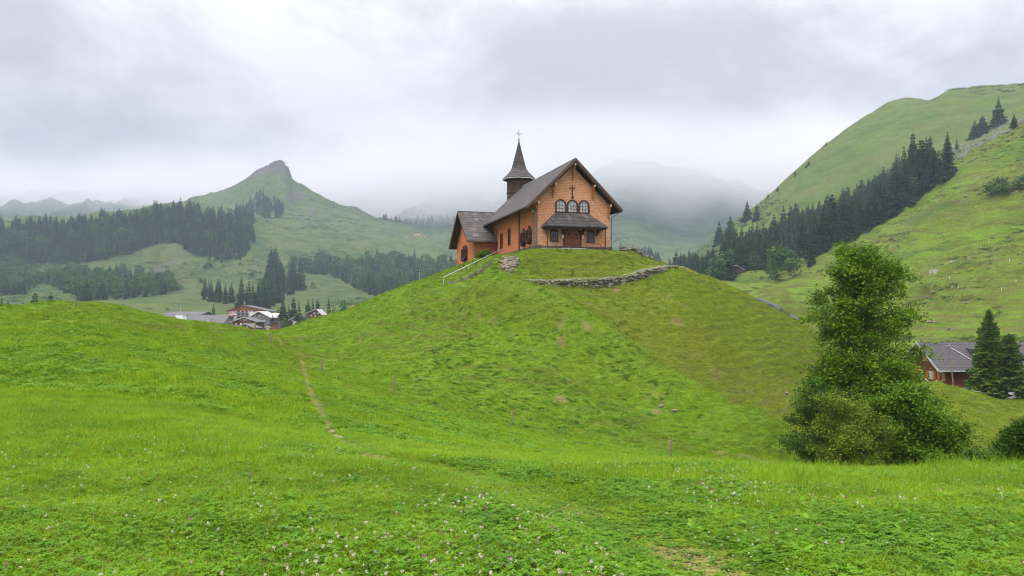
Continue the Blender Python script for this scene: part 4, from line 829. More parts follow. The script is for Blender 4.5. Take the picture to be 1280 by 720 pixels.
# farmhouse on the right, half hidden by trees
F0 = Vector((54.1, 100.0, -10.4)); fm = empty('farmhouse', F0, 'red brown timber farmhouse with slate roof and white ground floor at the right', 'farmhouse')
def fpart(mb, name, m, parent=fm): return mb.build(name, M[m], parent)
LX, LY, WE, WR = 15.0, 9.0, 4.25, 7.1; FB = 1.95                      # length, depth, eave, ridge, top of the plaster storey
mb = MB(); mb.prism([(0, y, z) for y, z in [(0, FB), (LY, FB), (LY, WE), (LY/2, WR), (0, WE)]], (LX, 0, 0)); fpart(mb, 'wall', 'redwood')
mb = MB(); mb.box(.05, LX-.05, .05, LY-.05, -.6, FB-.003); mb.box(-.02, LX, -.03, .048, FB-.45, FB-.05); fpart(mb, 'ground_floor', 'whitewash')
M['farmroof'] = shingle_mat('grey farmhouse roof tiles', (0.095, 0.088, 0.095), (0.066, 0.062, 0.068), (.03, .03, .035), .4, .3, wear=.35, dirt=(.14, .13, .14))
rf = MB()
for sg_ in (-1, 1):
    top = [(LY/2, WR+.45), (LY/2+sg_*(LY/2+1.0), WE+.45-.66*.9)]; rf.prism([(-1.3, y, z) for y, z in top+[(y, z-.2) for y, z in top[::-1]]], (LX+2.6, 0, 0))
fro = fpart(rf, 'roof', 'farmroof')
for sg_ in (-1, 1):
    top = [(LY/2, WR+.5), (LY/2+sg_*(LY/2+1.0), WE+.5-.66*.9)]; pieces('verge_board', M['lightroof'], fro, [([(-1.36, y, z) for y, z in top+[(y, z-.26) for y, z in top[::-1]]], (.055, 0, 0))])
gt = MB(); gt.tube((-1.3, -1.08, WE-.2), (LX+1.3, -1.08, WE-.2), .08); gt.build('gutter', M['galv'], fro)
def on_roof(x, f, dz=0): return Vector((x, LY/2-(LY/2+1)*f, WR+.45-(WR-WE+.59)*f+dz))
dm = MB(); a = on_roof(4.7, .22); b_ = on_roof(4.7, .62); dm.add([(4.4, a.y, a.z+.02), (6.4, a.y, a.z+.02), (6.4, b_.y, b_.z+.03), (4.4, b_.y, b_.z+.03), (4.4, b_.y, a.z-.1), (6.4, b_.y, a.z-.1)], [(0, 4, 5, 1), (3, 2, 5, 4), (0, 3, 4), (1, 5, 2)]); dm.build('dormer', M['farmroof'], fro)
dw = MB(); dw.box(4.5, 6.3, b_.y-.05, b_.y-.004, b_.z+.12, a.z-.22); dw.build('dormer_window', M['darkglass'], fro)
ld = MB(); q = [on_roof(1.9, .18, .06), on_roof(2.5, .22, .06), on_roof(4.4, .82, .08), on_roof(5.6, .88, .08)]
for a, b_ in zip(q[:-1], q[1:]): ld.bar(a, b_, .14, .05)
ld.build('roof_ladder', M['lightroof'], fro)
# gable side windows with shutters (wall faces -x)
def gwin(y, z, w_, h_, sh=True, m='curtain'):
    wi = MB().box(-.06, -.004, y-w_/2, y+w_/2, z, z+h_).build('window', M['white'], fm)
    MB().box(-.09, -.062, y-w_/2+.08, y+w_/2-.08, z+.08, z+h_-.08).build('pane', M[m], wi)
    if sh:
        for q in (-1, 1): MB().box(-.09, -.005, y+q*(w_/2+.34)-.3, y+q*(w_/2+.34)+.3, z-.03, z+h_+.03).build('shutter', M['shutter'], wi)
gwin(3.2, 2.75, .9, 1.05); gwin(5.8, 2.75, .9, 1.1); gwin(.75, 2.75, .55, 1.05, True, 'darkglass'); gwin(3.9, 5.05, .6, .85, True, 'darkglass'); gwin(5.2, 5.05, .5, .8, False, 'darkglass')
bl = MB(); bl.box(-1.0, -.004, -.1, 7.5, 2.05, 2.17); bl.box(-1.0, -.95, -.1, 7.5, 2.17, 2.9)
fpart(bl, 'balcony', 'brownwood')
gar = MB()
for k in range(10):
    f0, f1 = k/10, (k+1)/10; y0_, y1_ = 2.6-2.8*f0, 2.6-2.8*f1; sag = lambda f: -.42*math.sin(PI*f); gar.prism([(-1.06, y0_, 2.95+sag(f0)), (-1.06, y1_, 2.95+sag(f1)), (-1.06, y1_, 2.72+sag(f1)), (-1.06, y0_, 2.72+sag(f0))], (-.03, 0, 0))
gar.build('white_drape', M['white'], fm)
for x, w_, m in ((2.0, .5, 'shutter'), (2.55, .5, 'curtain'), (3.15, .6, 'curtain'), (3.75, .35, 'shutter'), (6.5, .8, 'curtain')):
    MB().box(x-w_/2, x+w_/2, -.04 if m == 'shutter' else .0, .045, .25, 1.35).build('basement_window' if m != 'shutter' else 'basement_shutter', M[m], fm)
for y_ in (-1.0,): 
    for x in (.0, 4.7, 9.5): 
        fpart(MB().box(x+.02, x+.16, -.12, -.032, FB, WE), 'corner_board', 'brownwood')
boxhouse('farm_shed', 'grey roofed shed at the right edge of the photo behind the spruces', 'shed', 1286, 1330, 112, 8, 462, 449, 'redwood', 'slate', gable='side', over=1.2)
# leaning utility pole in front of the farmhouse
p = at(1193, 96); up = empty('utility_pole', p, 'slightly leaning grey utility pole in front of the slate farmhouse roof', 'utility pole')
zt = (400-432)/1000*95.5-p.z; mb = MB(); mb.tube((0, 0, -.4), (-.62, 0, zt), .09, .06, 8); mb.build('pole', M['post'], up)
mb = MB(); mb.tube((-.62, 0, zt-.05), (-.62, 0, zt+.12), .09, .07, 8); mb.build('pole_cap', M['lightroof'], up)
# white boards stacked under the spruces
for b, d, n, lab, k0 in ((1224, 94, 7, 'untidy stack of white boards left of the spruce pair by the farmhouse', 3), (1272, 92, 6, 'white boards piled at the right foot of the farmhouse spruces', 8)):
    p = at(b, d); ps = empty('board_pile', p, lab, 'board pile'); r2 = random.Random(k0)
    for k in range(n):
        MB().bar((-1.0+r2.uniform(-.3, .3), -.3, .15+k*.13), (.9+r2.uniform(-.4, .3), .2, .15+k*.12-r2.uniform(-.1, .45)), .2, .05).build('board', M['white'], ps)

# road in the valley to the right of the knoll
rp = [seen(*q, 150, 330) for q in [(948, 375), (962, 382), (975, 388.5), (988, 395.3), (1002, 402.5)]]
rp = [p for p in rp if p is not None]
print('road', [tuple(round(c) for c in p) for p in rp])
V_, F_ = [], []; fine = []
for a, b_ in zip(rp[:-1], rp[1:]):
    for k in range(8): fine.append(a.lerp(b_, k/8))
for i, p in enumerate(fine):
    d = (fine[min(i+1, len(fine)-1)]-fine[max(i-1, 0)]); q = Vector((d.y, -d.x, 0)).normalized(); g = max(gz(p.x, p.y), gz(p.x+q.x*.85, p.y+q.y*.85), gz(p.x-q.x*.85, p.y-q.y*.85))+.12
    V_ += [p+q*.85, p-q*.85]; V_[-1] = Vector((V_[-1].x, V_[-1].y, g)); V_[-2] = Vector((V_[-2].x, V_[-2].y, g))
    V_ += [Vector((V_[-2].x, V_[-2].y, g-1.2)), Vector((V_[-1].x, V_[-1].y, g-1.2))]
for i in range(len(fine)-1):
    o = 4*i; F_ += [(o, o+1, o+5, o+4), (o, o+4, o+6, o+2), (o+1, o+3, o+7, o+5)]
tag(MB().add(V_, F_).build('road', M['asphalt']), kind='structure')

# chalet at the edge of the forest on the right
p = at(921, 470); row = 400-1000*p.z/470
h, w, ze, zr, bs_ = boxhouse('chalet', 'brown chalet with white ground floor at the foot of the forest on the right', 'house', 914, 928, 470, 9, row-7, row-12, 'brownwood', 'lightroof', over=1.4, ridge_at=.4, yaw=0, wins=[(918, row-8, 2.2, 1.2), (923, row-6.2, 2.2, 1.2), (925.5, row-6.2, 1, 1.6)], winmat='curtain')
mb = MB(); mb.box(-.05, w+.05, -.14, -.004, -.3, 2.0); mb.build('ground_floor', M['whitewash'], h)
mb = MB(); mb.box(-1.2, w+.2, -1.3, -.15, 2.05, 2.2); mb.box(-1.2, w+.2, -1.32, -1.26, 2.2, 2.9); mb.build('balcony', M['brownwood'], h)
# avalanche barriers above the near slope
rr = random.Random(21); proto = None; nbar = 0; crest = [(1140, 222), (1160, 212), (1180, 204), (1200, 196), (1230, 181), (1280, 158)]
def crow(b): return float(np.interp(b, [q[0] for q in crest], [q[1] for q in crest]))
for k in range(400):
    if nbar >= 150: break
    b = rr.uniform(1150, 1284); row = crow(b)-rr.uniform(-6, 17)*(1.0 if b > 1185 else .5)
    p = seen(b, row, 480, 760)
    if p is None: continue
    if proto is None:
        mb = MB()
        for x in (-1.1, 0, 1.1): mb.bar((x, 0, -.3), (x, .25, 1.9), .16, .16); mb.bar((x, 1.5, -.3), (x, .3, 1.5), .13, .13)
        for z in (.6, 1.2, 1.75): mb.bar((-1.4, z*.13-.05, z), (1.4, z*.13-.05, z), .2, .12)
        proto = tag(mb.build('snow_barrier', M['lightroof']), 'one of many small grey timber snow barriers in rows across the upper right slope', 'snow barrier', 'snow barriers on the upper right slope'); o = proto
    else: o = proto.copy(); COL.objects.link(o)
    o.location = p; o.rotation_euler = (0, 0, rr.uniform(-.5, .5)); s_ = rr.uniform(.7, 1.2); o.scale = (s_, s_, s_); nbar += 1
# white marker stakes on the right slope
proto = None
for b, row in [(1201, 330), (1210, 323.5), (1220, 316), (1226, 309.5), (1236, 303), (1198, 361), (1190, 360), (1187, 349), (1262, 327), (1270, 353), (1252, 363), (1168, 341)]:
    p = seen(b, row, 120, 460)
    if p is None: continue
    if proto is None: proto = tag(MB().tube((0, 0, -.3), (0, 0, .9), .06, .05, 6).build('marker_stake', M['white']), 'thin white marker stake on the grazed right slope', 'stake', 'white stakes on the right slope'); o = proto
    else: o = proto.copy(); COL.objects.link(o)
    o.location = p
# boulders on the right slope
protos = []
for k in range(5):
    mb = MB(); mb.rock((0, 0, .1), 1.0, .8, .55, 50+k); o = mb.build('boulder', M['stone' if k % 2 else 'rubble']); tag(o, 'grey boulder lying in the turf of the right slope', 'boulder', 'boulders on the right slope'); protos.append(o)
spots = [(1166, 366, 1.2), (1176, 362, .8), (1168, 404, .9), (1186, 412, .8), (1163, 403, 1.1), (1207, 379, .7), (1230, 240, 1.5), (1222, 243, 1.2), (1262, 238, 1.6), (1270, 236, 1.8), (1277, 234, 1.6), (1240, 399, .5), (1255, 405, .5), (1120, 300, 1), (1100, 296, .9), (1075, 306, .8), (1142, 252, 1.2), (1155, 247, 1.2), (1013, 341, .8), (1218, 392, .6), (1190, 380, .5), (1275, 330, .9), (1248, 340, .6), (1160, 372, .9), (1207, 246, 1.3), (1195, 252, 1.1), (1180, 300, .8), (1264, 300, .8)]
for k, (b, row, s_) in enumerate(spots):
    p = seen(b, row, 115, 480)
    if p is None: continue
    o = protos[k] if k < 5 else protos[k % 5].copy()
    if k >= 5: COL.objects.link(o)
    o.location = p; o.rotation_euler = (0, 0, rr.uniform(0, 6)); o.scale = (s_*.9, s_*.7, s_*.8)

# ------------------------------------------------------------ plants
M['spruce'] = leaf_mat('spruce needles', (0.017, 0.045, 0.018), (0.036, 0.076, 0.026), (0.011, 0.030, 0.014), 1.5, .10)
M['spruce_near'] = leaf_mat('farm spruce needles', (0.050, 0.105, 0.020), (0.105, 0.165, 0.030), (0.03, 0.06, 0.02), 1.0, .18, rand=.1)
M['maple'] = leaf_mat('maple leaves', (0.055, 0.130, 0.008), (0.150, 0.245, 0.012), (0.05, 0.12, 0.01), .8, .30, rand=.0)
M['willow'] = leaf_mat('olive willow leaves', (0.080, 0.145, 0.012), (0.18, 0.250, 0.022), (0.13, 0.18, 0.03), 1.2, .30, rand=.1)
M['shrub'] = leaf_mat('bright shrub leaves', (0.060, 0.135, 0.008), (0.140, 0.235, 0.012), (0.05, 0.14, 0.02), 1.2, .30, rand=.1)
M['darkshrub'] = leaf_mat('dark shrub leaves', (0.040, 0.095, 0.010), (0.085, 0.150, 0.016), (0.04, 0.10, 0.018), 1.2, .25, rand=.1)
M['farleaf'] = leaf_mat('far broadleaf foliage', (0.045, 0.110, 0.026), (0.080, 0.155, 0.034), (0.035, 0.085, 0.024), .35, .15)
M['bark'] = mat('grey brown bark', (0.13, 0.10, 0.075), (0.07, 0.055, 0.042), 5, stretch=(3, 3, .6), bump=.5)
def unit(v): return v/np.maximum(np.linalg.norm(v, axis=-1, keepdims=True), 1e-9)
def leaves(Cn, size, rng, up=.35, asp=.62):
    """one small folded blade per centre"""
    n = len(Cn); nrm = unit(rng.normal(size=(n, 3))+np.array([0, 0, up*2.2])); a = unit(np.cross(nrm, rng.normal(size=(n, 3)))); b = np.cross(nrm, a)
    s = size*rng.uniform(.6, 1.3, (n, 1)); V = np.stack([Cn+a*s, Cn+b*s*asp, Cn-a*s, Cn-b*s*asp], 1).reshape(-1, 3)
    return V, np.arange(4*n).reshape(n, 4)
def conifer_np(h, r, nwh, nbr, rng, cards=1, bare=.05, droop=.28, ragged=.25, tip=.9):
    """spruce crown: whorls of drooping boughs, each a row of flat cards"""
    V, F = [], []; n = 0
    for i in range(nwh):
        f = bare+(1-bare)*((i+rng.uniform(-.3, .3))/nwh); f = min(max(f, bare), .985); z = f*h
        R_ = r*((1-f)**tip)*rng.uniform(1-ragged, 1+ragged*.4)+.02*h*(1-f)
        k = max(4, int(nbr*(.55+.45*(1-f)))); a0 = rng.uniform(0, 6.28)
        for j in range(k):
            a = a0+2*PI*j/k+rng.uniform(-.25, .25); L_ = R_*rng.uniform(.72, 1.15); d = np.array([math.cos(a), math.sin(a), 0]); s = np.array([-d[1], d[0], 0]); dr = droop*(1.25-f)
            for c in range(cards):
                u0, u1 = c/cards, (c+1.25)/cards; p0 = d*L_*u0; p1 = d*L_*u1
                z0 = z-dr*L_*u0*.8-.0*u0; z1 = z-dr*L_*u1*1.0+(.10*L_*u1*u1 if cards > 1 else 0)
                w = L_*(.30 if cards == 1 else .34*(1.15-u0))*rng.uniform(.75, 1.25); md = (p0*.45+p1*.55); zm = (z0+z1)/2-rng.uniform(.02, .10)*L_
                V += [[*(p0[:2]), z0], [md[0]+s[0]*w, md[1]+s[1]*w, zm-w*.35], [*(p1[:2]), z1-.05*L_], [md[0]-s[0]*w, md[1]-s[1]*w, zm-w*.35]]; F.append([n, n+1, n+2, n+3]); n += 4
                # hanging fringe below the bough
                hg = (.30 if cards == 1 else .20)*L_*rng.uniform(.6, 1.2)+.012*h
                V += [[*(p0[:2]*1.0), z0+.02], [*(p1[:2]), z1-.05*L_], [p1[0]*.92, p1[1]*.92, z1-hg], [md[0]*.8, md[1]*.8, zm-hg*1.1]]; F.append([n, n+1, n+2, n+3]); n += 4
    # leader
    V += [[0, 0, h], [.02*h*.6, 0, h*.93], [0, .02*h*.6, h*.93], [-.012*h, -.012*h, h*.93]]; F.append([n, n+1, n+2, n+3]); n += 4
    return np.array(V), np.array(F)
def blob_np(h, w, rng, nl=11, nleaf=520, size=.55, low=.12):
    """far broadleaf crown: leaf faces over uneven lobes"""
    V = []; 
    for k in range(nl):
        f = rng.uniform(.0, 1); z = h*(low+.12+(.86-low)*f*.92); rad = w*.5*(math.sin(PI*min(max(.12+.80*f, 0), 1))**.6); a = rng.uniform(0, 6.28); q = rad*rng.uniform(.25, .75)
        c = np.array([q*math.cos(a), q*math.sin(a), z]); rr_ = w*rng.uniform(.17, .27); m = nleaf//nl; d = unit(rng.normal(size=(m, 3))); V.append(c+d*rr_*rng.uniform(.55, 1.1, (m, 1))*np.array([1, 1, .8]))
    C_ = np.concatenate(V); return leaves(C_, size, rng, .3, .75)
def trunk_mb(h, r0, r1, wob, rng, n=8, seg=7):
    pts = [np.array([0, 0, -.4])]
    for i in range(1, seg+1): f = i/seg; pts.append(np.array([wob*math.sin(2.2*f+rng.uniform(0, .4)), wob*.7*math.sin(3.1*f), h*f]))
    mb = MB()
    for i in range(seg): mb.tube(pts[i], pts[i+1], r0+(r1-r0)*i/seg, r0+(r1-r0)*(i+1)/seg, n, cap=(i in (0, seg-1)))
    return mb, pts
def broadleaf(name, label, cat, loc, h, prof, m, seed, limbs=60, leafsize=.085, per=44, clump=.30, twigs=7, trunk_r=.2, base=.10, group=None, rz=0, lean=.0, rise=(.35, 1.05), skip=None, multi=1, top=1.0):
    """near tree or shrub: trunk, limbs and twigs, with leaf clumps at the twig ends"""
    rng = np.random.default_rng(seed); root = empty(name, loc, label, cat, group, rz)
    mb = MB(); cl = []
    stems = []
    for k in range(multi):
        a = 2*PI*k/max(1, multi)+rng.uniform(0, 1); sp_r = (.0 if multi == 1 else .38*prof(.4)); tp = np.array([sp_r*math.cos(a), sp_r*math.sin(a), h*top*(1 if multi == 1 else rng.uniform(.7, .95))]); pts = [np.array([.1*math.cos(a)*(multi > 1), .1*math.sin(a)*(multi > 1), -.5])]
        for i in range(1, 10): f = i/9; pts.append(tp*np.array([f**1.1, f**1.1, f])+np.array([.16*math.sin(3*f+k), .16*math.sin(4.3*f+k), 0])*(f*h*.08+.1))
        tr = trunk_r*(1 if multi == 1 else .5)
        for i in range(9): mb.tube(pts[i], pts[i+1], tr*(1-.93*i/9), tr*(1-.93*(i+1)/9), 8, cap=False)
        stems.append(pts)
    for i in range(limbs):
        f = base+(1-base)*((i+rng.uniform(0, 1))/limbs)**.95; f = min(f, .985); pts = stems[i % multi]; q = f*9; j = min(int(q), 8); p = pts[j]+(pts[j+1]-pts[j])*(q-j)
        a = 2.39996*i+rng.uniform(-.5, .5)
        if skip and skip(f, a % (2*PI)): continue
        R_ = prof(f)*rng.uniform(.66, 1.16); el = rise[0]+(rise[1]-rise[0])*f+rng.uniform(-.2, .2); d = np.array([math.cos(a)*math.cos(el), math.sin(a)*math.cos(el), math.sin(el)]); L_ = R_/max(.35, math.cos(el)); L_ = min(L_, h*(1.02-f)/max(.2, math.sin(el))+.5)
        c = p; r0 = max(.014, trunk_r*.42*(1-f)*(.5 if multi > 1 else 1)+.012); P4 = [p]; dd = d.copy()
        for k in range(4): dd = unit((dd+rng.normal(size=3)*.13+np.array([0, 0, -.05*k]))[None])[0]; P4.append(P4[-1]+dd*L_/4)
        for k in range(4): mb.tube(P4[k], P4[k+1], r0*(1-k*.22), r0*(1-(k+1)*.22), 5, cap=False)
        for k in range(twigs):
            u = 1.0 if k == 0 else rng.uniform(.28, 1.0); q = u*4; j = min(int(q), 3); b0 = P4[j]+(P4[j+1]-P4[j])*(q-j)
            td = unit((dd*.7+rng.normal(size=3)*.75+np.array([0, 0, .15]))[None])[0]; tl = L_*rng.uniform(.10, .30)+clump*.5; e_ = b0+td*tl; mb.tube(b0, e_, .010, .005, 3, cap=False); cl.append(e_)
            if rng.random() < .6: cl.append(b0+td*tl*.5)
    cl = np.array(cl); cl = cl[cl[:, 2] > .15]; n = rng.integers(int(per*.55), int(per*1.4), len(cl)); C_ = np.repeat(cl, n, 0); k = len(C_)
    sz = np.repeat(rng.uniform(.6, 1.25, len(cl)), n)[:, None]*clump; C_ = C_+rng.normal(size=(k, 3))*sz*np.array([1, 1, .55])
    V_, F_ = leaves(C_, leafsize, rng, .45)
    mb.build('trunk', M['bark'], root); link_mesh('crown', np_mesh('crown', V_, F_), M[m], root)
    return root
def prof_pts(ps):
    xs_, ys_ = [q[0] for q in ps], [q[1] for q in ps]; return lambda f: float(np.interp(f, xs_, ys_))
# the big maple and the shrubs at its feet
tb = at(1077, 50); mh_ = (400-332)/1000*50-tb.z
broadleaf('maple_tree', 'tall bright green maple standing in the hollow right of the knoll', 'tree', tb, mh_, prof_pts([(0, 2.3), (.12, 2.9), (.3, 3.1), (.42, 3.15), (.52, 3.1), (.62, 2.95), (.72, 2.5), (.82, 1.95), (.9, 1.4), (1, .6)]), 'maple', 3, limbs=112, leafsize=.098, per=42, clump=.30, twigs=9, trunk_r=.26, base=.07, rise=(.15, .95), skip=lambda f, a: (.50 < f < .56 and 1.9 < a < 4.2))
def sh(b, d, row_top, w, m, seed, label, limbs=34, per=44, **k):
    p = at(b, d); h = (400-row_top)/1000*d-p.z
    return broadleaf('shrub', label, 'shrub', p, h, prof_pts([(0, w*.42), (.25, w*.5), (.6, w*.46), (.85, w*.33), (1, w*.15)]), m, seed, limbs=limbs, per=per, base=.02, trunk_r=.10, multi=5, rise=(.1, 1.0), group=None, **k)
sh(1024, 46.5, 487, 3.3, 'darkshrub', 21, 'dark green shrub at the left foot of the tall maple', 40, 50, leafsize=.07, clump=.26)
sh(1052, 44.0, 496, 2.6, 'willow', 22, 'olive yellow willow shrub between the dark shrub and the tall maple', 34, 44, leafsize=.06, clump=.24)
sh(1078, 42.5, 524, 2.3, 'willow', 23, 'wide low olive shrub right in front of the maple trunk', 44, 46, leafsize=.06, clump=.26)
sh(1134, 44.5, 486, 3.4, 'shrub', 24, 'rounded bright green shrub on the right side of the maple', 60, 52, leafsize=.085, clump=.32)
sh(1168, 43.0, 520, 2.6, 'shrub', 25, 'lower spreading green shrub farthest right of the maple group', 40, 48, leafsize=.08, clump=.28)
sh(1112, 47.5, 458, 4.6, 'maple', 26, 'dense green shrub filling the space behind the maple trunk', 56, 52, leafsize=.085, clump=.34)
sh(1052, 49.0, 440, 4.4, 'maple', 27, 'leafy green sapling leaning out left of the maple trunk', 54, 50, leafsize=.085, clump=.34)
sh(1227, 33.0, 566, 1.1, 'darkshrub', 28, 'small dark shrub behind the long grass at the right', 18, 40, leafsize=.04, clump=.14)
p = ch(-2.2, 15.2); p = Vector((p.x, p.y, gz(p.x, p.y)))
broadleaf('shrub', 'little round garden bush in the corner between nave and transept', 'shrub', p, 1.15, prof_pts([(0, .8), (.5, .95), (1, .35)]), 'shrub', 31, limbs=20, per=30, base=.02, trunk_r=.04, multi=4, leafsize=.06, clump=.16)
def near_conifer(name, label, loc, h, r, seed, m='spruce_near', nwh=46, nbr=15, cards=6, droop=.3, bare=.03, tip=.75, extra=9000, size=.075):
    rng = np.random.default_rng(seed); root = empty(name, loc, label, 'conifer'); mb, _ = trunk_mb(h*.96, .17*h/11, .02, .05, rng); mb.build('trunk', M['bark'], root)
    V_, F_ = conifer_np(h, r, nwh, nbr, rng, cards, bare, droop, .22, tip)
    # tufts of needles along the boughs
    Cc = V_[F_[:, [0, 2]].ravel()]; Cc = Cc[rng.integers(0, len(Cc), extra)]+rng.normal(size=(extra, 3))*.09
    V2, F2_ = leaves(Cc, size*1.6, rng, .1, .35); V_ = np.concatenate([V_, V2]); F_ = np.concatenate([F_, F2_+len(V_)-len(V2)])
    link_mesh('crown', np_mesh('crown', V_, F_), M[m], root); return root
p = at(1236, 95); near_conifer('spruce', 'taller pointed spruce of the pair in front of the farmhouse', p, (400-386)/1000*95-p.z, 2.5, 41, tip=.6)
p = at(1261, 93.5); near_conifer('spruce', 'broader bushy spruce right beside the taller one at the farmhouse', p, (400-417)/1000*93.5-p.z, 2.5, 42, tip=.45)
p = at(1283, 34); near_conifer('mountain_pine', 'dark round mountain pine at the right edge of the photo', p, (400-524)/1000*34-p.z, 1.55, 43, 'darkshrub', 26, 15, 5, -.35, .02, .42, 6000, .05)

# forest trees: a few crowns, copied
CON = []; BRO = []
for k in range(7):
    rng = np.random.default_rng(60+k); V_, F_ = conifer_np(1.0, (.20, .235, .17, .26, .21, .15, .24)[k], 20, 11, rng, 2, .06, .38, .34, (.8, .75, .9, .7, .85, .95, .65)[k]); CON.append((V_, F_))
for k in range(4):
    rng = np.random.default_rng(80+k); BRO.append(blob_np(1.0, (.72, .85, .65, .9)[k], rng, 13, 900, .035, .06))
con_me = [np_mesh('conifer_crown', *q) for q in CON]; bro_me = [np_mesh('broadleaf_crown', *q) for q in BRO]
for q in con_me: q.materials.append(M['spruce'])
for q in bro_me: q.materials.append(M['farleaf'])
RT = random.Random(99)
def tree_at(p, h, kind, label, group, wide=1.0):
    me_ = RT.choice(con_me if kind == 'c' else bro_me); o = bpy.data.objects.new('conifer' if kind == 'c' else 'broadleaf_tree', me_); COL.objects.link(o)
    o.location = (p.x, p.y, p.z-.03*h); o.rotation_euler = (0, 0, RT.uniform(0, 6.28)); w = wide*RT.uniform(.85, 1.2); o.scale = (h*w, h*w, h); return tag(o, label, 'tree', group)
MASS = [[], []]
def tree_mass(p, h, kind):
    V_, F_ = RT.choice(CON if kind == 'c' else BRO); a = RT.uniform(0, 6.28); w = RT.uniform(.85, 1.25); c_, s_ = math.cos(a), math.sin(a)
    Q = np.stack([(V_[:, 0]*c_-V_[:, 1]*s_)*h*w+p.x, (V_[:, 0]*s_+V_[:, 1]*c_)*h*w+p.y, V_[:, 2]*h+p.z-.03*h], 1); MASS[0 if kind == 'c' else 1].append((Q, F_))
def inside(poly, x, y):
    c = False; n = len(poly)
    for i in range(n):
        (x1, y1), (x2, y2) = poly[i], poly[(i+1) % n]
        if (y1 > y) != (y2 > y) and x < (x2-x1)*(y-y1)/(y2-y1)+x1: c = not c
    return c
def scatter(poly, n, gap, dmin, dmax):
    """base points of trees standing inside a stretch of slope"""
    xs_ = [q[0] for q in poly]; ys_ = [q[1] for q in poly]; out = []; tries = 0
    while len(out) < n and tries < n*60:
        tries += 1; b = RT.uniform(min(xs_), max(xs_)); r_ = RT.uniform(min(ys_), max(ys_))
        if not inside(poly, b, r_): continue
        if any((b-q[0])**2+((r_-q[1])*1.6)**2 < gap*gap for q in out): continue
        p = seen(b, r_, dmin, dmax)
        if p is None: continue
        out.append((b, r_, p))
    return [q[2] for q in out]
# right belt of forest
belt = [(832, 333), (850, 333), (880, 329), (900, 323), (925, 312), (945, 305), (975, 294), (1000, 284), (1025, 274), (1050, 264), (1075, 252), (1100, 240), (1120, 227), (1142, 214), (1155, 214), (1172, 222), (1186, 226), (1180, 222), (1160, 238), (1140, 252), (1100, 280), (1060, 302), (1025, 318), (1002, 320), (985, 326), (967, 333), (945, 338), (930, 338), (912, 350), (880, 350), (850, 348), (832, 345)]
G1 = 'spruces in the forest belt climbing the right slope'
pts = scatter(belt, 235, 5.2, 440, 900)
for p in pts:
    b = 640+1000*p.x/p.y; h = RT.uniform(15, 27)*(1.2 if 1120 < b < 1165 else 1.0)*(.72 if b < 900 else 1)
    if RT.random() < (.16 if b < 990 else .04): tree_at(p, h*.62, 'b', 'round paler broadleaf tree among the spruces of the right forest belt', 'broadleaf trees in the right forest belt')
    else: tree_at(p, h, 'c', 'dark spruce in the dense forest belt climbing the right slope', G1, 1.05)
print('belt', len(pts)); belt_more = scatter(belt, 150, 5.5, 440, 900)
def single(b, row, row_top, dmin, kind, label, group=None, dmax=1200, wide=1.0):
    p = seen(b, row, dmin, dmax)
    if p is None: print('no ground', b, row); return
    tree_at(p, (row-row_top)/1000*p.y*1.04, kind, label, group, wide)
single(1141, 243, 165, 440, 'c', 'tallest spruce at the upper end of the right forest belt', None, wide=.62); single(1130, 250, 182, 440, 'c', 'tall narrow spruce just left of the tallest one in the right forest', None, wide=.6)
single(1150, 236, 188, 440, 'c', 'tall spruce just right of the tallest one in the right forest', None, wide=.9)
single(1248, 156, 121, 480, 'c', 'big bushy lone spruce above the snow barriers at the upper right', wide=1.7); single(1228, 168, 144, 480, 'c', 'right one of two joined spruces above the snow barriers', wide=1.6); single(1218.5, 173, 150, 480, 'c', 'left one of two joined spruces above the snow barriers', wide=1.4)
single(1267.5, 161, 144, 480, 'c', 'small spruce at the right edge among the snow barriers', wide=1.5); single(1163, 182, 168, 560, 'c', 'small far spruce on the pasture above the forest belt', wide=1.5); single(1184, 191, 170, 480, 'c', 'wide spruce at the upper left corner of the snow barriers', wide=1.5)
single(1196, 187, 171, 480, 'c', 'slim small spruce between the barriers and the wide spruce', wide=1.2); single(1181, 217, 197, 440, 'c', 'spruce at the top right end of the forest belt on the near crest', wide=1.5); single(1171, 224, 205, 440, 'c', 'smaller spruce second from the upper right end of the forest belt', wide=1.5)
for b, r_, t_ in ((1243, 242, 221), (1257, 243, 228), (1273, 236, 220), (1280, 233, 221)): single(b, r_, t_, 200, 'b', 'dark green bush among the outcrops below the upper right crest', 'bushes on the upper right outcrops', wide=1.6)
for b, r_, t_ in ((974, 352, 309), (988, 348, 313), (966, 349, 324)): single(b, r_, t_, 300, 'b', 'rounded broadleaf tree in the clump on the small meadow below the right forest', 'broadleaf clump below the right forest', wide=1.15)
single(1015, 332, 311, 300, 'c', 'single small spruce on the near crest right of the broadleaf clump', wide=1.6); single(1035, 311, 303, 300, 'c', 'tiny spruce on the near crest halfway up to the forest', wide=1.6)
single(869, 343, 318, 380, 'b', 'pale green broadleaf tree at the lower left end of the right forest', wide=1.1); single(897, 351, 326, 380, 'b', 'light green broadleaf tree just left of the forest chalet', wide=1.1)
for b, r_ in ((1033, 182), (1011, 207), (994, 220), (972, 239), (960, 247), (951, 255), (1008, 210)): single(b, r_, r_-6, 850, 'c', 'tiny dark spruce on the skyline of the far right ridge', 'small spruces on the right skyline', 1500, 1.5)
for b, r_, t_ in ((934, 262, 248), (913, 285, 268), (899, 292, 273), (946, 262, 252)): single(b, r_+14, t_+2, 600, 'c', 'spruce standing clear at the upper left edge of the right forest', 'spruces at the upper edge of the right forest', 1200, 1.2)
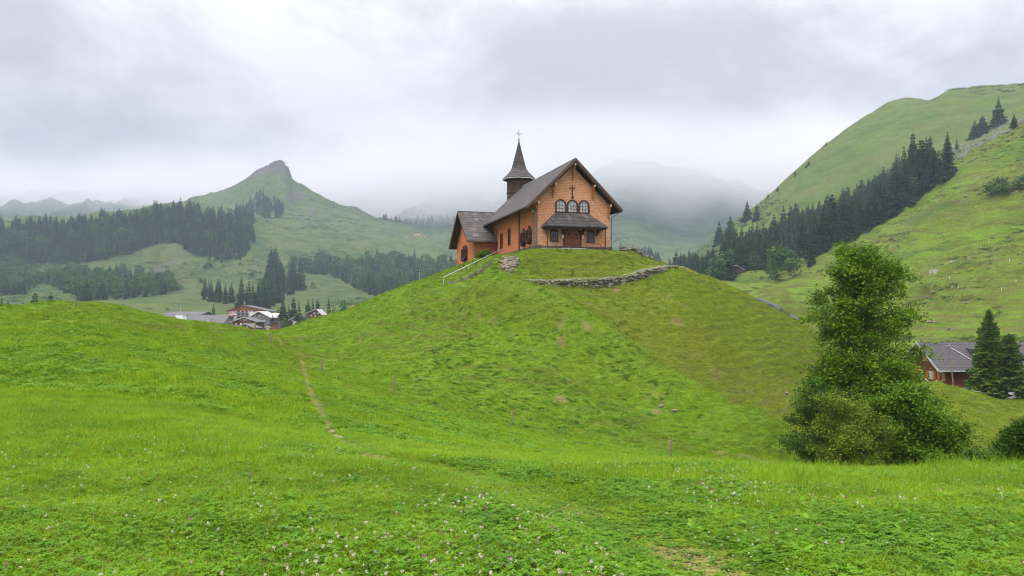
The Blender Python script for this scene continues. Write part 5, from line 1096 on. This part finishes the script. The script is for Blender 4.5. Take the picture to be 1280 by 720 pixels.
# village trees
GV = 'spruces around the village'
for b, r_, t_ in ((354, 408, 372), (361, 408, 378), (348, 404, 384), (367, 398, 369), (374, 400, 374), (385, 392, 372), (391, 390, 370), (397, 390, 372), (411, 396, 367), (417, 394, 380), (404, 394, 384), (325, 410, 400), (330, 411, 403), (267, 396, 378), (358, 404, 388), (341, 404, 392)):
    p = at(b, RT.uniform(400, 470) if r_ > 397 else RT.uniform(455, 520)); h = (400-t_)/1000*p.y-p.z; tree_at(p, h, 'c', 'dark spruce standing between the village houses', GV, .85)
for b, r_, t_ in ((349, 410, 400), (356, 411, 399), (372, 402, 391), (380, 402, 390), (428, 386, 376), (421, 392, 383), (399, 402, 393)):
    p = at(b, 395); h = (400-t_)/1000*p.y-p.z; tree_at(p, h, 'b', 'leafy pale green tree between the village houses', 'broadleaf trees around the village', .8)
for b, t_ in ((44, 363), (64, 363), (28.5, 373), (76, 371), (53, 373), (2, 366), (10, 374)):
    p = at(b, 360); h = (400-t_)/1000*p.y-p.z; tree_at(p, h, 'c', 'dark spruce in the loose row behind the left meadow', 'spruces behind the left meadow', .95)
# groups on the slopes behind the village
for poly, n, hh, fb, lab in (([(251, 373), (262, 366), (285, 372), (296, 378), (292, 381), (262, 378)], 13, (13, 19), .1, 'dark spruce in the small grove below the left pasture'),
        ([(296, 384), (312, 378), (330, 372), (344, 350), (352, 348), (358, 372), (356, 392), (330, 394), (300, 392)], 34, (16, 26), .08, 'spruce in the tall grove rising directly behind the hotel'),
        ([(332, 345), (344, 336), (352, 345), (350, 352), (336, 352)], 7, (18, 24), 0, 'spruce at the narrow top of the grove behind the hotel'),
        ([(358, 356), (366, 352), (378, 362), (376, 368), (362, 368)], 9, (16, 24), 0, 'spruce in the little grove right of the hotel grove')):
    for p in scatter(poly, n, 3.2, 480, 1150): tree_at(p, RT.uniform(*hh)*(p.y/650), 'c' if RT.random() > fb else 'b', lab, lab.replace('spruce in', 'spruces in').replace('spruce at', 'spruces at').replace('dark ', ''), .9)
# the far woods, read as one mass
for poly, n, gap, hh, fb, dr_ in (([(-60, 305), (-60, 286), (0, 288), (60, 282), (120, 279), (180, 270), (215, 262), (240, 263), (265, 272), (290, 270), (305, 262), (316, 272), (317, 300), (303, 325), (274, 325), (240, 318), (222, 303), (190, 306), (163, 317), (120, 326), (73, 331), (0, 331), (-60, 335)], 1700, 1.75, (13, 23), .05, (900, 1750)),
        ([(-60, 330), (0, 322), (20, 335), (58, 346), (87, 343), (117, 347), (152, 340), (187, 352), (214, 352), (220, 362), (214, 367), (175, 373), (122, 377), (93, 376), (70, 359), (50, 356), (29, 368), (-60, 374)], 520, 2.7, (10, 21), .5, (560, 1100)),
        ([(358, 336), (380, 332), (403, 326), (427, 330), (473, 324), (520, 320), (545, 315), (600, 316), (600, 372), (500, 375), (473, 372), (444, 361), (415, 345), (380, 342)], 520, 3.4, (11, 21), .42, (650, 1300)),
        ([(303, 262), (312, 250), (330, 243), (345, 247), (356, 262), (350, 276), (330, 272), (312, 268)], 70, 2.2, (12, 20), .0, (1500, 2200)),
        ([(760, 298), (775, 297), (800, 308), (830, 330), (800, 334), (760, 334)], 90, 3.2, (14, 22), .05, (850, 1700)),
        ([(470, 276), (500, 275), (560, 273), (600, 272), (600, 278), (520, 281), (480, 282)], 30, 4, (12, 20), .0, (2200, 2900)),
        ([(250, 300), (300, 325), (310, 340), (280, 345), (255, 330)], 8, 6, (6, 10), .5, (700, 1400))):
    for p in scatter(poly, n, gap, *dr_): tree_mass(p, RT.choice((.55, .8, 1, 1, 1.15))*RT.uniform(*hh)*(.75+.25*p.y/1200), 'b' if RT.random() < fb else 'c')
for p in belt_more: tree_mass(p, RT.uniform(12, 22)*(.75 if 640+1000*p.x/p.y < 900 else 1), 'c')
for q, nm, m in ((MASS[0], 'far_conifer_forest', 'spruce'), (MASS[1], 'far_broadleaf_forest', 'farleaf')):
    off = np.cumsum([0]+[len(v) for v, f in q[:-1]]); Vq = np.concatenate([v for v, f in q]); Fq = np.concatenate([f+o for (v, f), o in zip(q, off)])
    tag(link_mesh(nm, np_mesh(nm, Vq, Fq), M[m]), kind='stuff'); print(nm, len(q))
# a few far lone bushes on the left slopes
for b, r_ in ((257, 336), (262, 334), (314, 348), (391, 360), (316, 344), (251, 354)): single(b, r_, r_-7, 560, 'b', 'small dark bush alone on the pasture behind the village', 'bushes on the pasture behind the village', 1500, 1.6)


# ------------------------------------------------------------ meadow grass, clover and flowers (nobody could count them)
def meadow_leaf(name, a, b, c_, trans=.35, rough=.5, rand=.5, scale=1.6):
    m, t, bs = new_mat(name); pos = t.nodes.new('ShaderNodeNewGeometry').outputs['Position']; oi = t.nodes.new('ShaderNodeObjectInfo').outputs['Random']
    col = mix_node(t, ramp_node(t, noise_node(t, pos, scale, 5, .65), .35, .65), a, b)
    col = mix_node(t, math_node(t, 'MULTIPLY', ramp_node(t, noise_node(t, pos, .22, 5, .6), .4, .7), .5), col, tuple(.8*x for x in b))
    col = mix_node(t, math_node(t, 'MULTIPLY', ramp_node(t, oi, .55, 1.0), rand), col, c_)
    t.links.new(col, bs.inputs['Base Color']); bs.inputs['Roughness'].default_value = rough; bs.inputs['Specular IOR Level'].default_value = .10
    tr = t.nodes.new('ShaderNodeBsdfTranslucent'); t.links.new(col, tr.inputs['Color']); mx = t.nodes.new('ShaderNodeMixShader'); mx.inputs[0].default_value = trans
    t.links.new(bs.outputs[0], mx.inputs[1]); t.links.new(tr.outputs[0], mx.inputs[2]); t.links.new(mx.outputs[0], t.nodes['Material Output'].inputs['Surface']); return m
GM = {'grass': meadow_leaf('grass blades', (0.205, 0.350, 0.006), (0.115, 0.240, 0.006), (0.30, 0.34, 0.03)),
      'clover': meadow_leaf('clover leaves', (0.110, 0.250, 0.008), (0.065, 0.175, 0.008), (0.17, 0.30, 0.02), .3),
      'herb': meadow_leaf('broad herb leaves', (0.130, 0.285, 0.010), (0.085, 0.200, 0.009), (0.20, 0.34, 0.03), .3),
      'dryg': meadow_leaf('straw blades', (0.30, 0.30, 0.07), (0.22, 0.24, 0.05), (0.36, 0.32, 0.12), .3),
      'olive': meadow_leaf('grazed slope blades', (0.165, 0.210, 0.012), (0.110, 0.155, 0.010), (0.23, 0.21, 0.04))}
for nm, c in (('petal', (0.66, 0.60, 0.52)), ('seed', (0.20, 0.085, 0.035)), ('purple', (0.45, 0.10, 0.36)), ('yellow', (0.75, 0.55, 0.03))): GM[nm] = mat('flower '+nm, c, tuple(.8*x for x in c), 20)
def blade(V, F, rng, x, y, h, w, lean, segs=3):
    a = rng.uniform(0, 2*PI); dx, dy = math.cos(a), math.sin(a); n = len(V); wx, wy = -dy*w/2, dx*w/2
    for i in range(segs):
        f = i/segs; o = lean*h*f*f; ww = 1-.45*f
        V += [(x+dx*o-wx*ww, y+dy*o-wy*ww, h*f*(1-.25*lean*f)), (x+dx*o+wx*ww, y+dy*o+wy*ww, h*f*(1-.25*lean*f))]
        if i: F.append((n+2*i-2, n+2*i-1, n+2*i+1, n+2*i))
    V.append((x+dx*lean*h, y+dy*lean*h, h*(1-.25*lean))); F.append((n+2*segs-2, n+2*segs-1, n+2*segs))
def tuft(name, seed, nbl, rad, h, w, m, leanr=(.2, 1.0), segs=3):
    rng = np.random.default_rng(seed); V, F = [], []
    for k in range(nbl):
        r_ = rad*math.sqrt(rng.random()); a = rng.uniform(0, 6.28); blade(V, F, rng, r_*math.cos(a), r_*math.sin(a), h*rng.uniform(.5, 1.15), w*rng.uniform(.6, 1.3), rng.uniform(*leanr), segs)
    me = bpy.data.meshes.new(name); me.from_pydata(V, [], F); me.materials.append(GM[m]); return bpy.data.objects.new(name, me)
def clover_tuft(name, seed, n, rad, h, s, m='clover', leaflets=3):
    rng = np.random.default_rng(seed); V, F = [], []
    for k in range(n):
        r_ = rad*math.sqrt(rng.random()); a = rng.uniform(0, 6.28); x, y = r_*math.cos(a), r_*math.sin(a); z = h*rng.uniform(.45, 1.1); t0 = rng.uniform(0, 6.28); tx, ty = rng.uniform(-.35, .35, 2)
        for q in range(leaflets):
            b = t0+2*PI*q/leaflets; cxx, cyy = math.cos(b), math.sin(b); px_, py_ = -cyy, cxx; ss = s*rng.uniform(.8, 1.2); n0 = len(V)
            for u, v in ((.05, 0), (.5, .42), (.95, .33), (1.05, 0), (.95, -.33), (.5, -.42)):
                X, Y = (cxx*u+px_*v)*ss, (cyy*u+py_*v)*ss; V.append((x+X, y+Y, z+tx*X+ty*Y-.12*ss*abs(v)))
            F.append(tuple(range(n0, n0+6)))
        n0 = len(V); V += [(x-.001, y, 0), (x+.001, y, 0), (x, y, z)]; F.append((n0, n0+1, n0+2))
    me = bpy.data.meshes.new(name); me.from_pydata(V, [], F); me.materials.append(GM[m]); return bpy.data.objects.new(name, me)
def herb_tuft(name, seed, n, L_, w):
    rng = np.random.default_rng(seed); V, F = [], []
    for k in range(n):
        a = 2*PI*k/n+rng.uniform(-.3, .3); el = rng.uniform(.5, 1.2); ll = L_*rng.uniform(.6, 1.1); n0 = len(V)
        for i, (u, ww) in enumerate(((0, .08), (.25, .7), (.55, 1.0), (.82, .65), (1, .02))):
            e_ = el-.7*u; x = ll*u*math.cos(e_); z = ll*u*math.sin(e_)+.01
            for sgn in (-1, 1): V.append((x*math.cos(a)-sgn*ww*w/2*math.sin(a), x*math.sin(a)+sgn*ww*w/2*math.cos(a), z+.12*w*ww))
            if i: F.append((n0+2*i-2, n0+2*i-1, n0+2*i+1, n0+2*i))
    me = bpy.data.meshes.new(name); me.from_pydata(V, [], F); me.materials.append(GM['herb']); return bpy.data.objects.new(name, me)
def flower(name, seed, m, r_, h):
    rng = np.random.default_rng(seed); mb = MB(); mb.tube((.008, .003, h*.8), (.01, .004, h), .0012, .0012, 3, cap=False)
    for k in range(26):
        v = rng.normal(size=3); v /= np.linalg.norm(v); v[2] = v[2]*.8+.1; c0 = np.array([.01, .004, h]); e_ = c0+v*r_; s_ = unit(rng.normal(size=3)[None])[0]*r_*.26
        mb.add([c0+v*r_*.2, e_-s_, e_+v*r_*.18, e_+s_], [(0, 1, 2, 3)])
    me = bpy.data.meshes.new(name); me.from_pydata(mb.v, [], mb.f); me.materials.append(GM[m]); return bpy.data.objects.new(name, me)
def scatter_gn(name, kinds, pts, rot, scl, idx):
    col = bpy.data.collections.new(name+' kinds')
    for k, o in enumerate(kinds): o.name = '%02d_%s' % (k, o.name); col.objects.link(o)
    me = bpy.data.meshes.new(name); me.vertices.add(len(pts)); me.vertices.foreach_set('co', np.ascontiguousarray(pts, dtype=np.float32).ravel())
    a = me.attributes.new('rot', 'FLOAT_VECTOR', 'POINT'); a.data.foreach_set('vector', np.ascontiguousarray(rot, dtype=np.float32).ravel())
    a = me.attributes.new('scl', 'FLOAT_VECTOR', 'POINT'); a.data.foreach_set('vector', np.ascontiguousarray(scl, dtype=np.float32).ravel())
    a = me.attributes.new('idx', 'INT', 'POINT'); a.data.foreach_set('value', np.ascontiguousarray(idx, dtype=np.int32))
    o = bpy.data.objects.new(name, me); COL.objects.link(o); tag(o, kind='stuff')
    ng = bpy.data.node_groups.new(name, 'GeometryNodeTree'); ng.interface.new_socket('Geometry', in_out='INPUT', socket_type='NodeSocketGeometry'); ng.interface.new_socket('Geometry', in_out='OUTPUT', socket_type='NodeSocketGeometry')
    gi = ng.nodes.new('NodeGroupInput'); go = ng.nodes.new('NodeGroupOutput'); ip = ng.nodes.new('GeometryNodeInstanceOnPoints'); ci = ng.nodes.new('GeometryNodeCollectionInfo')
    ci.inputs['Collection'].default_value = col; ci.inputs['Separate Children'].default_value = True; ci.inputs['Reset Children'].default_value = True
    def na(nm, ty):
        q = ng.nodes.new('GeometryNodeInputNamedAttribute'); q.data_type = ty; q.inputs['Name'].default_value = nm; return [s for s in q.outputs if s.enabled and s.name == 'Attribute'][0]
    ng.links.new(gi.outputs[0], ip.inputs['Points']); ng.links.new(ci.outputs[0], ip.inputs['Instance']); ip.inputs['Pick Instance'].default_value = True
    ng.links.new(na('idx', 'INT'), ip.inputs['Instance Index']); ng.links.new(na('rot', 'FLOAT_VECTOR'), ip.inputs['Rotation']); ng.links.new(na('scl', 'FLOAT_VECTOR'), ip.inputs['Scale'])
    ng.links.new(ip.outputs[0], go.inputs[0]); md = o.modifiers.new('scatter', 'NODES'); md.node_group = ng; return o
GR = np.random.default_rng(77)
def sample(n, d0, d1, b0=-150, b1=1430, power=2.0):
    """random ground points; even density on the ground for power 2"""
    d = (d0**power+(d1**power-d0**power)*GR.random(n))**(1/power); b = GR.uniform(b0, b1, n); x = (b-640)/1000*d; return x, d, b
def zone(name, kinds, weights, n, d0, d1, hs, power=2.0, keep=None, b0=-150, b1=1430, tilt=.25):
    x, y, b = sample(n, d0, d1, b0, b1, power); z = g2(Z, x, y); q1 = np.minimum(g2(pd1, x, y), 9); q2 = g2(pd2, x, y); q3 = g2(pd3, x, y); lu = g2(lush, x, y); dr = g2(dry, x, y); di = g2(dirt, x, y)
    ok = (GR.random(n) > di*.9) & (GR.random(n) > .65*(1-sstep(.05, .32, q1))) & (GR.random(n) > .55*(1-sstep(.1, .7, q2))) & (q3 > .9)
    ok &= ~(rect_in(x, y))
    w = np.stack([np.full(n, q) if not callable(q) else q(x, y, b, lu, dr) for q in weights], 1); w = w/w.sum(1, keepdims=True); u = GR.random(n); idx = (u[:, None] > np.cumsum(w, 1)).sum(1).clip(0, len(kinds)-1)
    s = hs*(.62+.75*lu)*GR.uniform(.75, 1.25, n)*(.40+.60*sstep(.0, .5, q1))*(.30+.70*sstep(.05, .8, q2))
    if keep is not None: ok &= keep(x, y, b, lu)
    rot = np.stack([GR.normal(size=n)*tilt*.5, GR.normal(size=n)*tilt*.5, GR.uniform(0, 6.28, n)], 1)
    ss = np.stack([s**.5*hs**.5, s**.5*hs**.5, s], 1)
    return scatter_gn(name, kinds, np.stack([x, y, z-.01], 1)[ok], rot[ok], ss[ok], idx[ok])
def rect_in(x, y):
    s = (x-A0.x)*CU.x+(y-A0.y)*CU.y; t_ = (x-A0.x)*CW.x+(y-A0.y)*CW.y
    return ((s > -.1) & (s < 9.9) & (t_ > -2.2) & (t_ < 28)) | ((s > -3.4) & (s < 3) & (t_ > 16.7) & (t_ < 27.6))
cv = lambda x, y: sstep(.46, .60, fbm(x/1.3+3, y/1.3+8, 4))
def w_clover(x, y, b, lu, dr): return (.3+3.4*cv(x, y)*sstep(280, 420, b+60*(fbm(x, y, 2)-.5))+1.2*(1-sstep(5.5, 8, y)))*(1-.55*sstep(9, 14, y))
def w_herb(x, y, b, lu, dr): return .02+.35*cv(x+20, y)*sstep(560, 700, b)*(1-.7*sstep(6, 10, y))
zone('meadow_grass', [tuft('grass_tuft', 1, 15, .045, .115, .0042, 'grass'), tuft('grass_tuft', 2, 12, .04, .15, .0038, 'grass', (.3, 1.3)), tuft('straw_tuft', 3, 7, .04, .15, .003, 'dryg', (.1, .8)), clover_tuft('clover', 4, 9, .055, .085, .020), clover_tuft('clover', 5, 12, .06, .07, .017), herb_tuft('herb', 6, 5, .15, .045)],
     [1.6, 1.2, .16, w_clover, w_clover, w_herb], 88000, 3.6, 8.5, 1.0, b0=-420, b1=1760)
zone('meadow_grass', [tuft('grass_tuft', 11, 17, .08, .13, .0068, 'grass'), tuft('grass_tuft', 12, 14, .08, .16, .006, 'grass', (.3, 1.2)), tuft('straw_tuft', 13, 8, .07, .15, .005, 'dryg', (.1, .8)), clover_tuft('clover', 14, 16, .10, .085, .026), herb_tuft('herb', 15, 6, .15, .05)],
     [1.6, 1.1, .14, w_clover, w_herb], 112000, 8.3, 20, 1.0, power=1.7, b0=-260, b1=1560)
zone('meadow_grass', [tuft('grass_tuft', 21, 18, .16, .15, .013, 'grass'), tuft('grass_tuft', 22, 14, .15, .17, .012, 'grass', (.3, 1.1)), tuft('straw_tuft', 23, 8, .14, .15, .008, 'dryg', (.1, .8)), clover_tuft('herb', 24, 16, .2, .10, .05)],
     [1.8, .9, .10, lambda x, y, b, lu, dr: .05+1.0*sstep(.5, .62, fbm(x/2.5, y/2.5, 3))], 80000, 19.5, 48, 1.0, power=1.5)
def w_ol(x, y, b, lu, dr): return .05+3.2*dr
zone('hill_grass', [tuft('grass_tuft', 31, 20, .30, .16, .026, 'grass', segs=2), tuft('olive_tuft', 32, 18, .30, .18, .024, 'olive', (.3, 1.2), 2), tuft('straw_tuft', 33, 8, .26, .15, .014, 'dryg', (.1, .8), 2), clover_tuft('herb', 34, 18, .24, .13, .06)],
     [1.2, w_ol, .10, lambda x, y, b, lu, dr: .04+.9*sstep(.46, .66, fbm(x/1.4, y/1.4, 4))*(1-sstep(780, 860, b))*sstep(480, 560, b)], 105000, 47, 118, .9, power=1.6)
# the strip of long grass on the near crest at the right, and tall dark stalks
zone('long_grass', [tuft('long_tuft', 41, 12, .07, .34, .0065, 'grass', (.2, .9), 4), tuft('long_tuft', 42, 9, .06, .42, .006, 'grass', (.3, 1.3), 4)], [1, .6], 3600, 6.8, 12.5, .68, b0=930, b1=1430, keep=lambda x, y, b, lu: (fbm(x/.7+4, y/.7, 4)+.10*(b > 1130) > .53+.1*GR.random(len(x))))
FK = [flower('clover_flower', 51, 'petal', .0105, .10), flower('clover_flower', 52, 'petal', .0085, .085), flower('seed_head', 53, 'seed', .0075, .11), flower('red_clover', 54, 'purple', .010, .115), flower('buttercup', 55, 'yellow', .007, .10)]
def fk(x, y, b, lu): return GR.random(len(x)) < (.10+.9*sstep(.44, .60, fbm(x/1.1+9, y/1.1, 3))*sstep(120, 420, b)+.25*(b < 330))*(1-.75*sstep(7, 13, y))
zone('clover_flowers', FK, [1.0, 1.1, lambda x, y, b, lu, dr: .45+1.6*(b < 330)+1.2*(b > 980), .05, .03], 26000, 3.8, 18, 1.0, power=1.5, keep=fk, tilt=.5)

# juniper and alpenrose scrub, bracken and tussocks on the far pastures: one mass of small plants
def scrub_kind(name, seed, n, w, h, size, m):
    rng = np.random.default_rng(seed); C_ = rng.normal(size=(n, 3))*np.array([w*.42, w*.42, h*.35])+np.array([0, 0, h*.45]); C_[:, 2] = np.abs(C_[:, 2])
    me = np_mesh(name, *leaves(C_, size, rng, .3, .7)); me.materials.append(m); return bpy.data.objects.new(name, me)
def scrub(name, n, b0, b1, d0, d1, s0, s1, mask):
    x, y, b = sample(n, d0, d1, b0, b1, 1.6); z = g2(Z, x, y); ok = mask(x, y, b, z); s = GR.uniform(s0, s1, n)*(.6+.8*fbm(x/40, y/40, 2)); rot = np.stack([np.zeros(n), np.zeros(n), GR.uniform(0, 6.28, n)], 1)
    ss = np.stack([s*1.5, s, s*.8], 1); return scatter_gn(name, SK, np.stack([x, y, z-.05*s], 1)[ok], rot[ok], ss[ok], GR.integers(0, len(SK), n)[ok])
SK = [scrub_kind('scrub', 71, 90, 1.3, .8, .16, M['farleaf']), scrub_kind('scrub', 72, 70, 1.6, .5, .15, M['darkshrub']), scrub_kind('tussock', 73, 70, 1.5, .45, .14, GM['olive']), scrub_kind('tussock', 74, 60, 1.2, .5, .15, M['willow'])]
scrub('pasture_scrub', 34000, 860, 1420, 125, 620, .35, 1.0, lambda x, y, b, z: (fbm(x/22+3, y/22, 4) > .46+.12*GR.random(len(x))) & (np.sin(2*PI*(z/4.0+3.0*fbm(x/60, y/60, 4))) > -.1) & ((b > 1000) | (y > 300)))
scrub('far_scrub', 26000, -100, 1420, 620, 2400, 1.6, 4.2, lambda x, y, b, z: fbm(x/120+3, y/120, 5) > .50+.12*GR.random(len(x)))
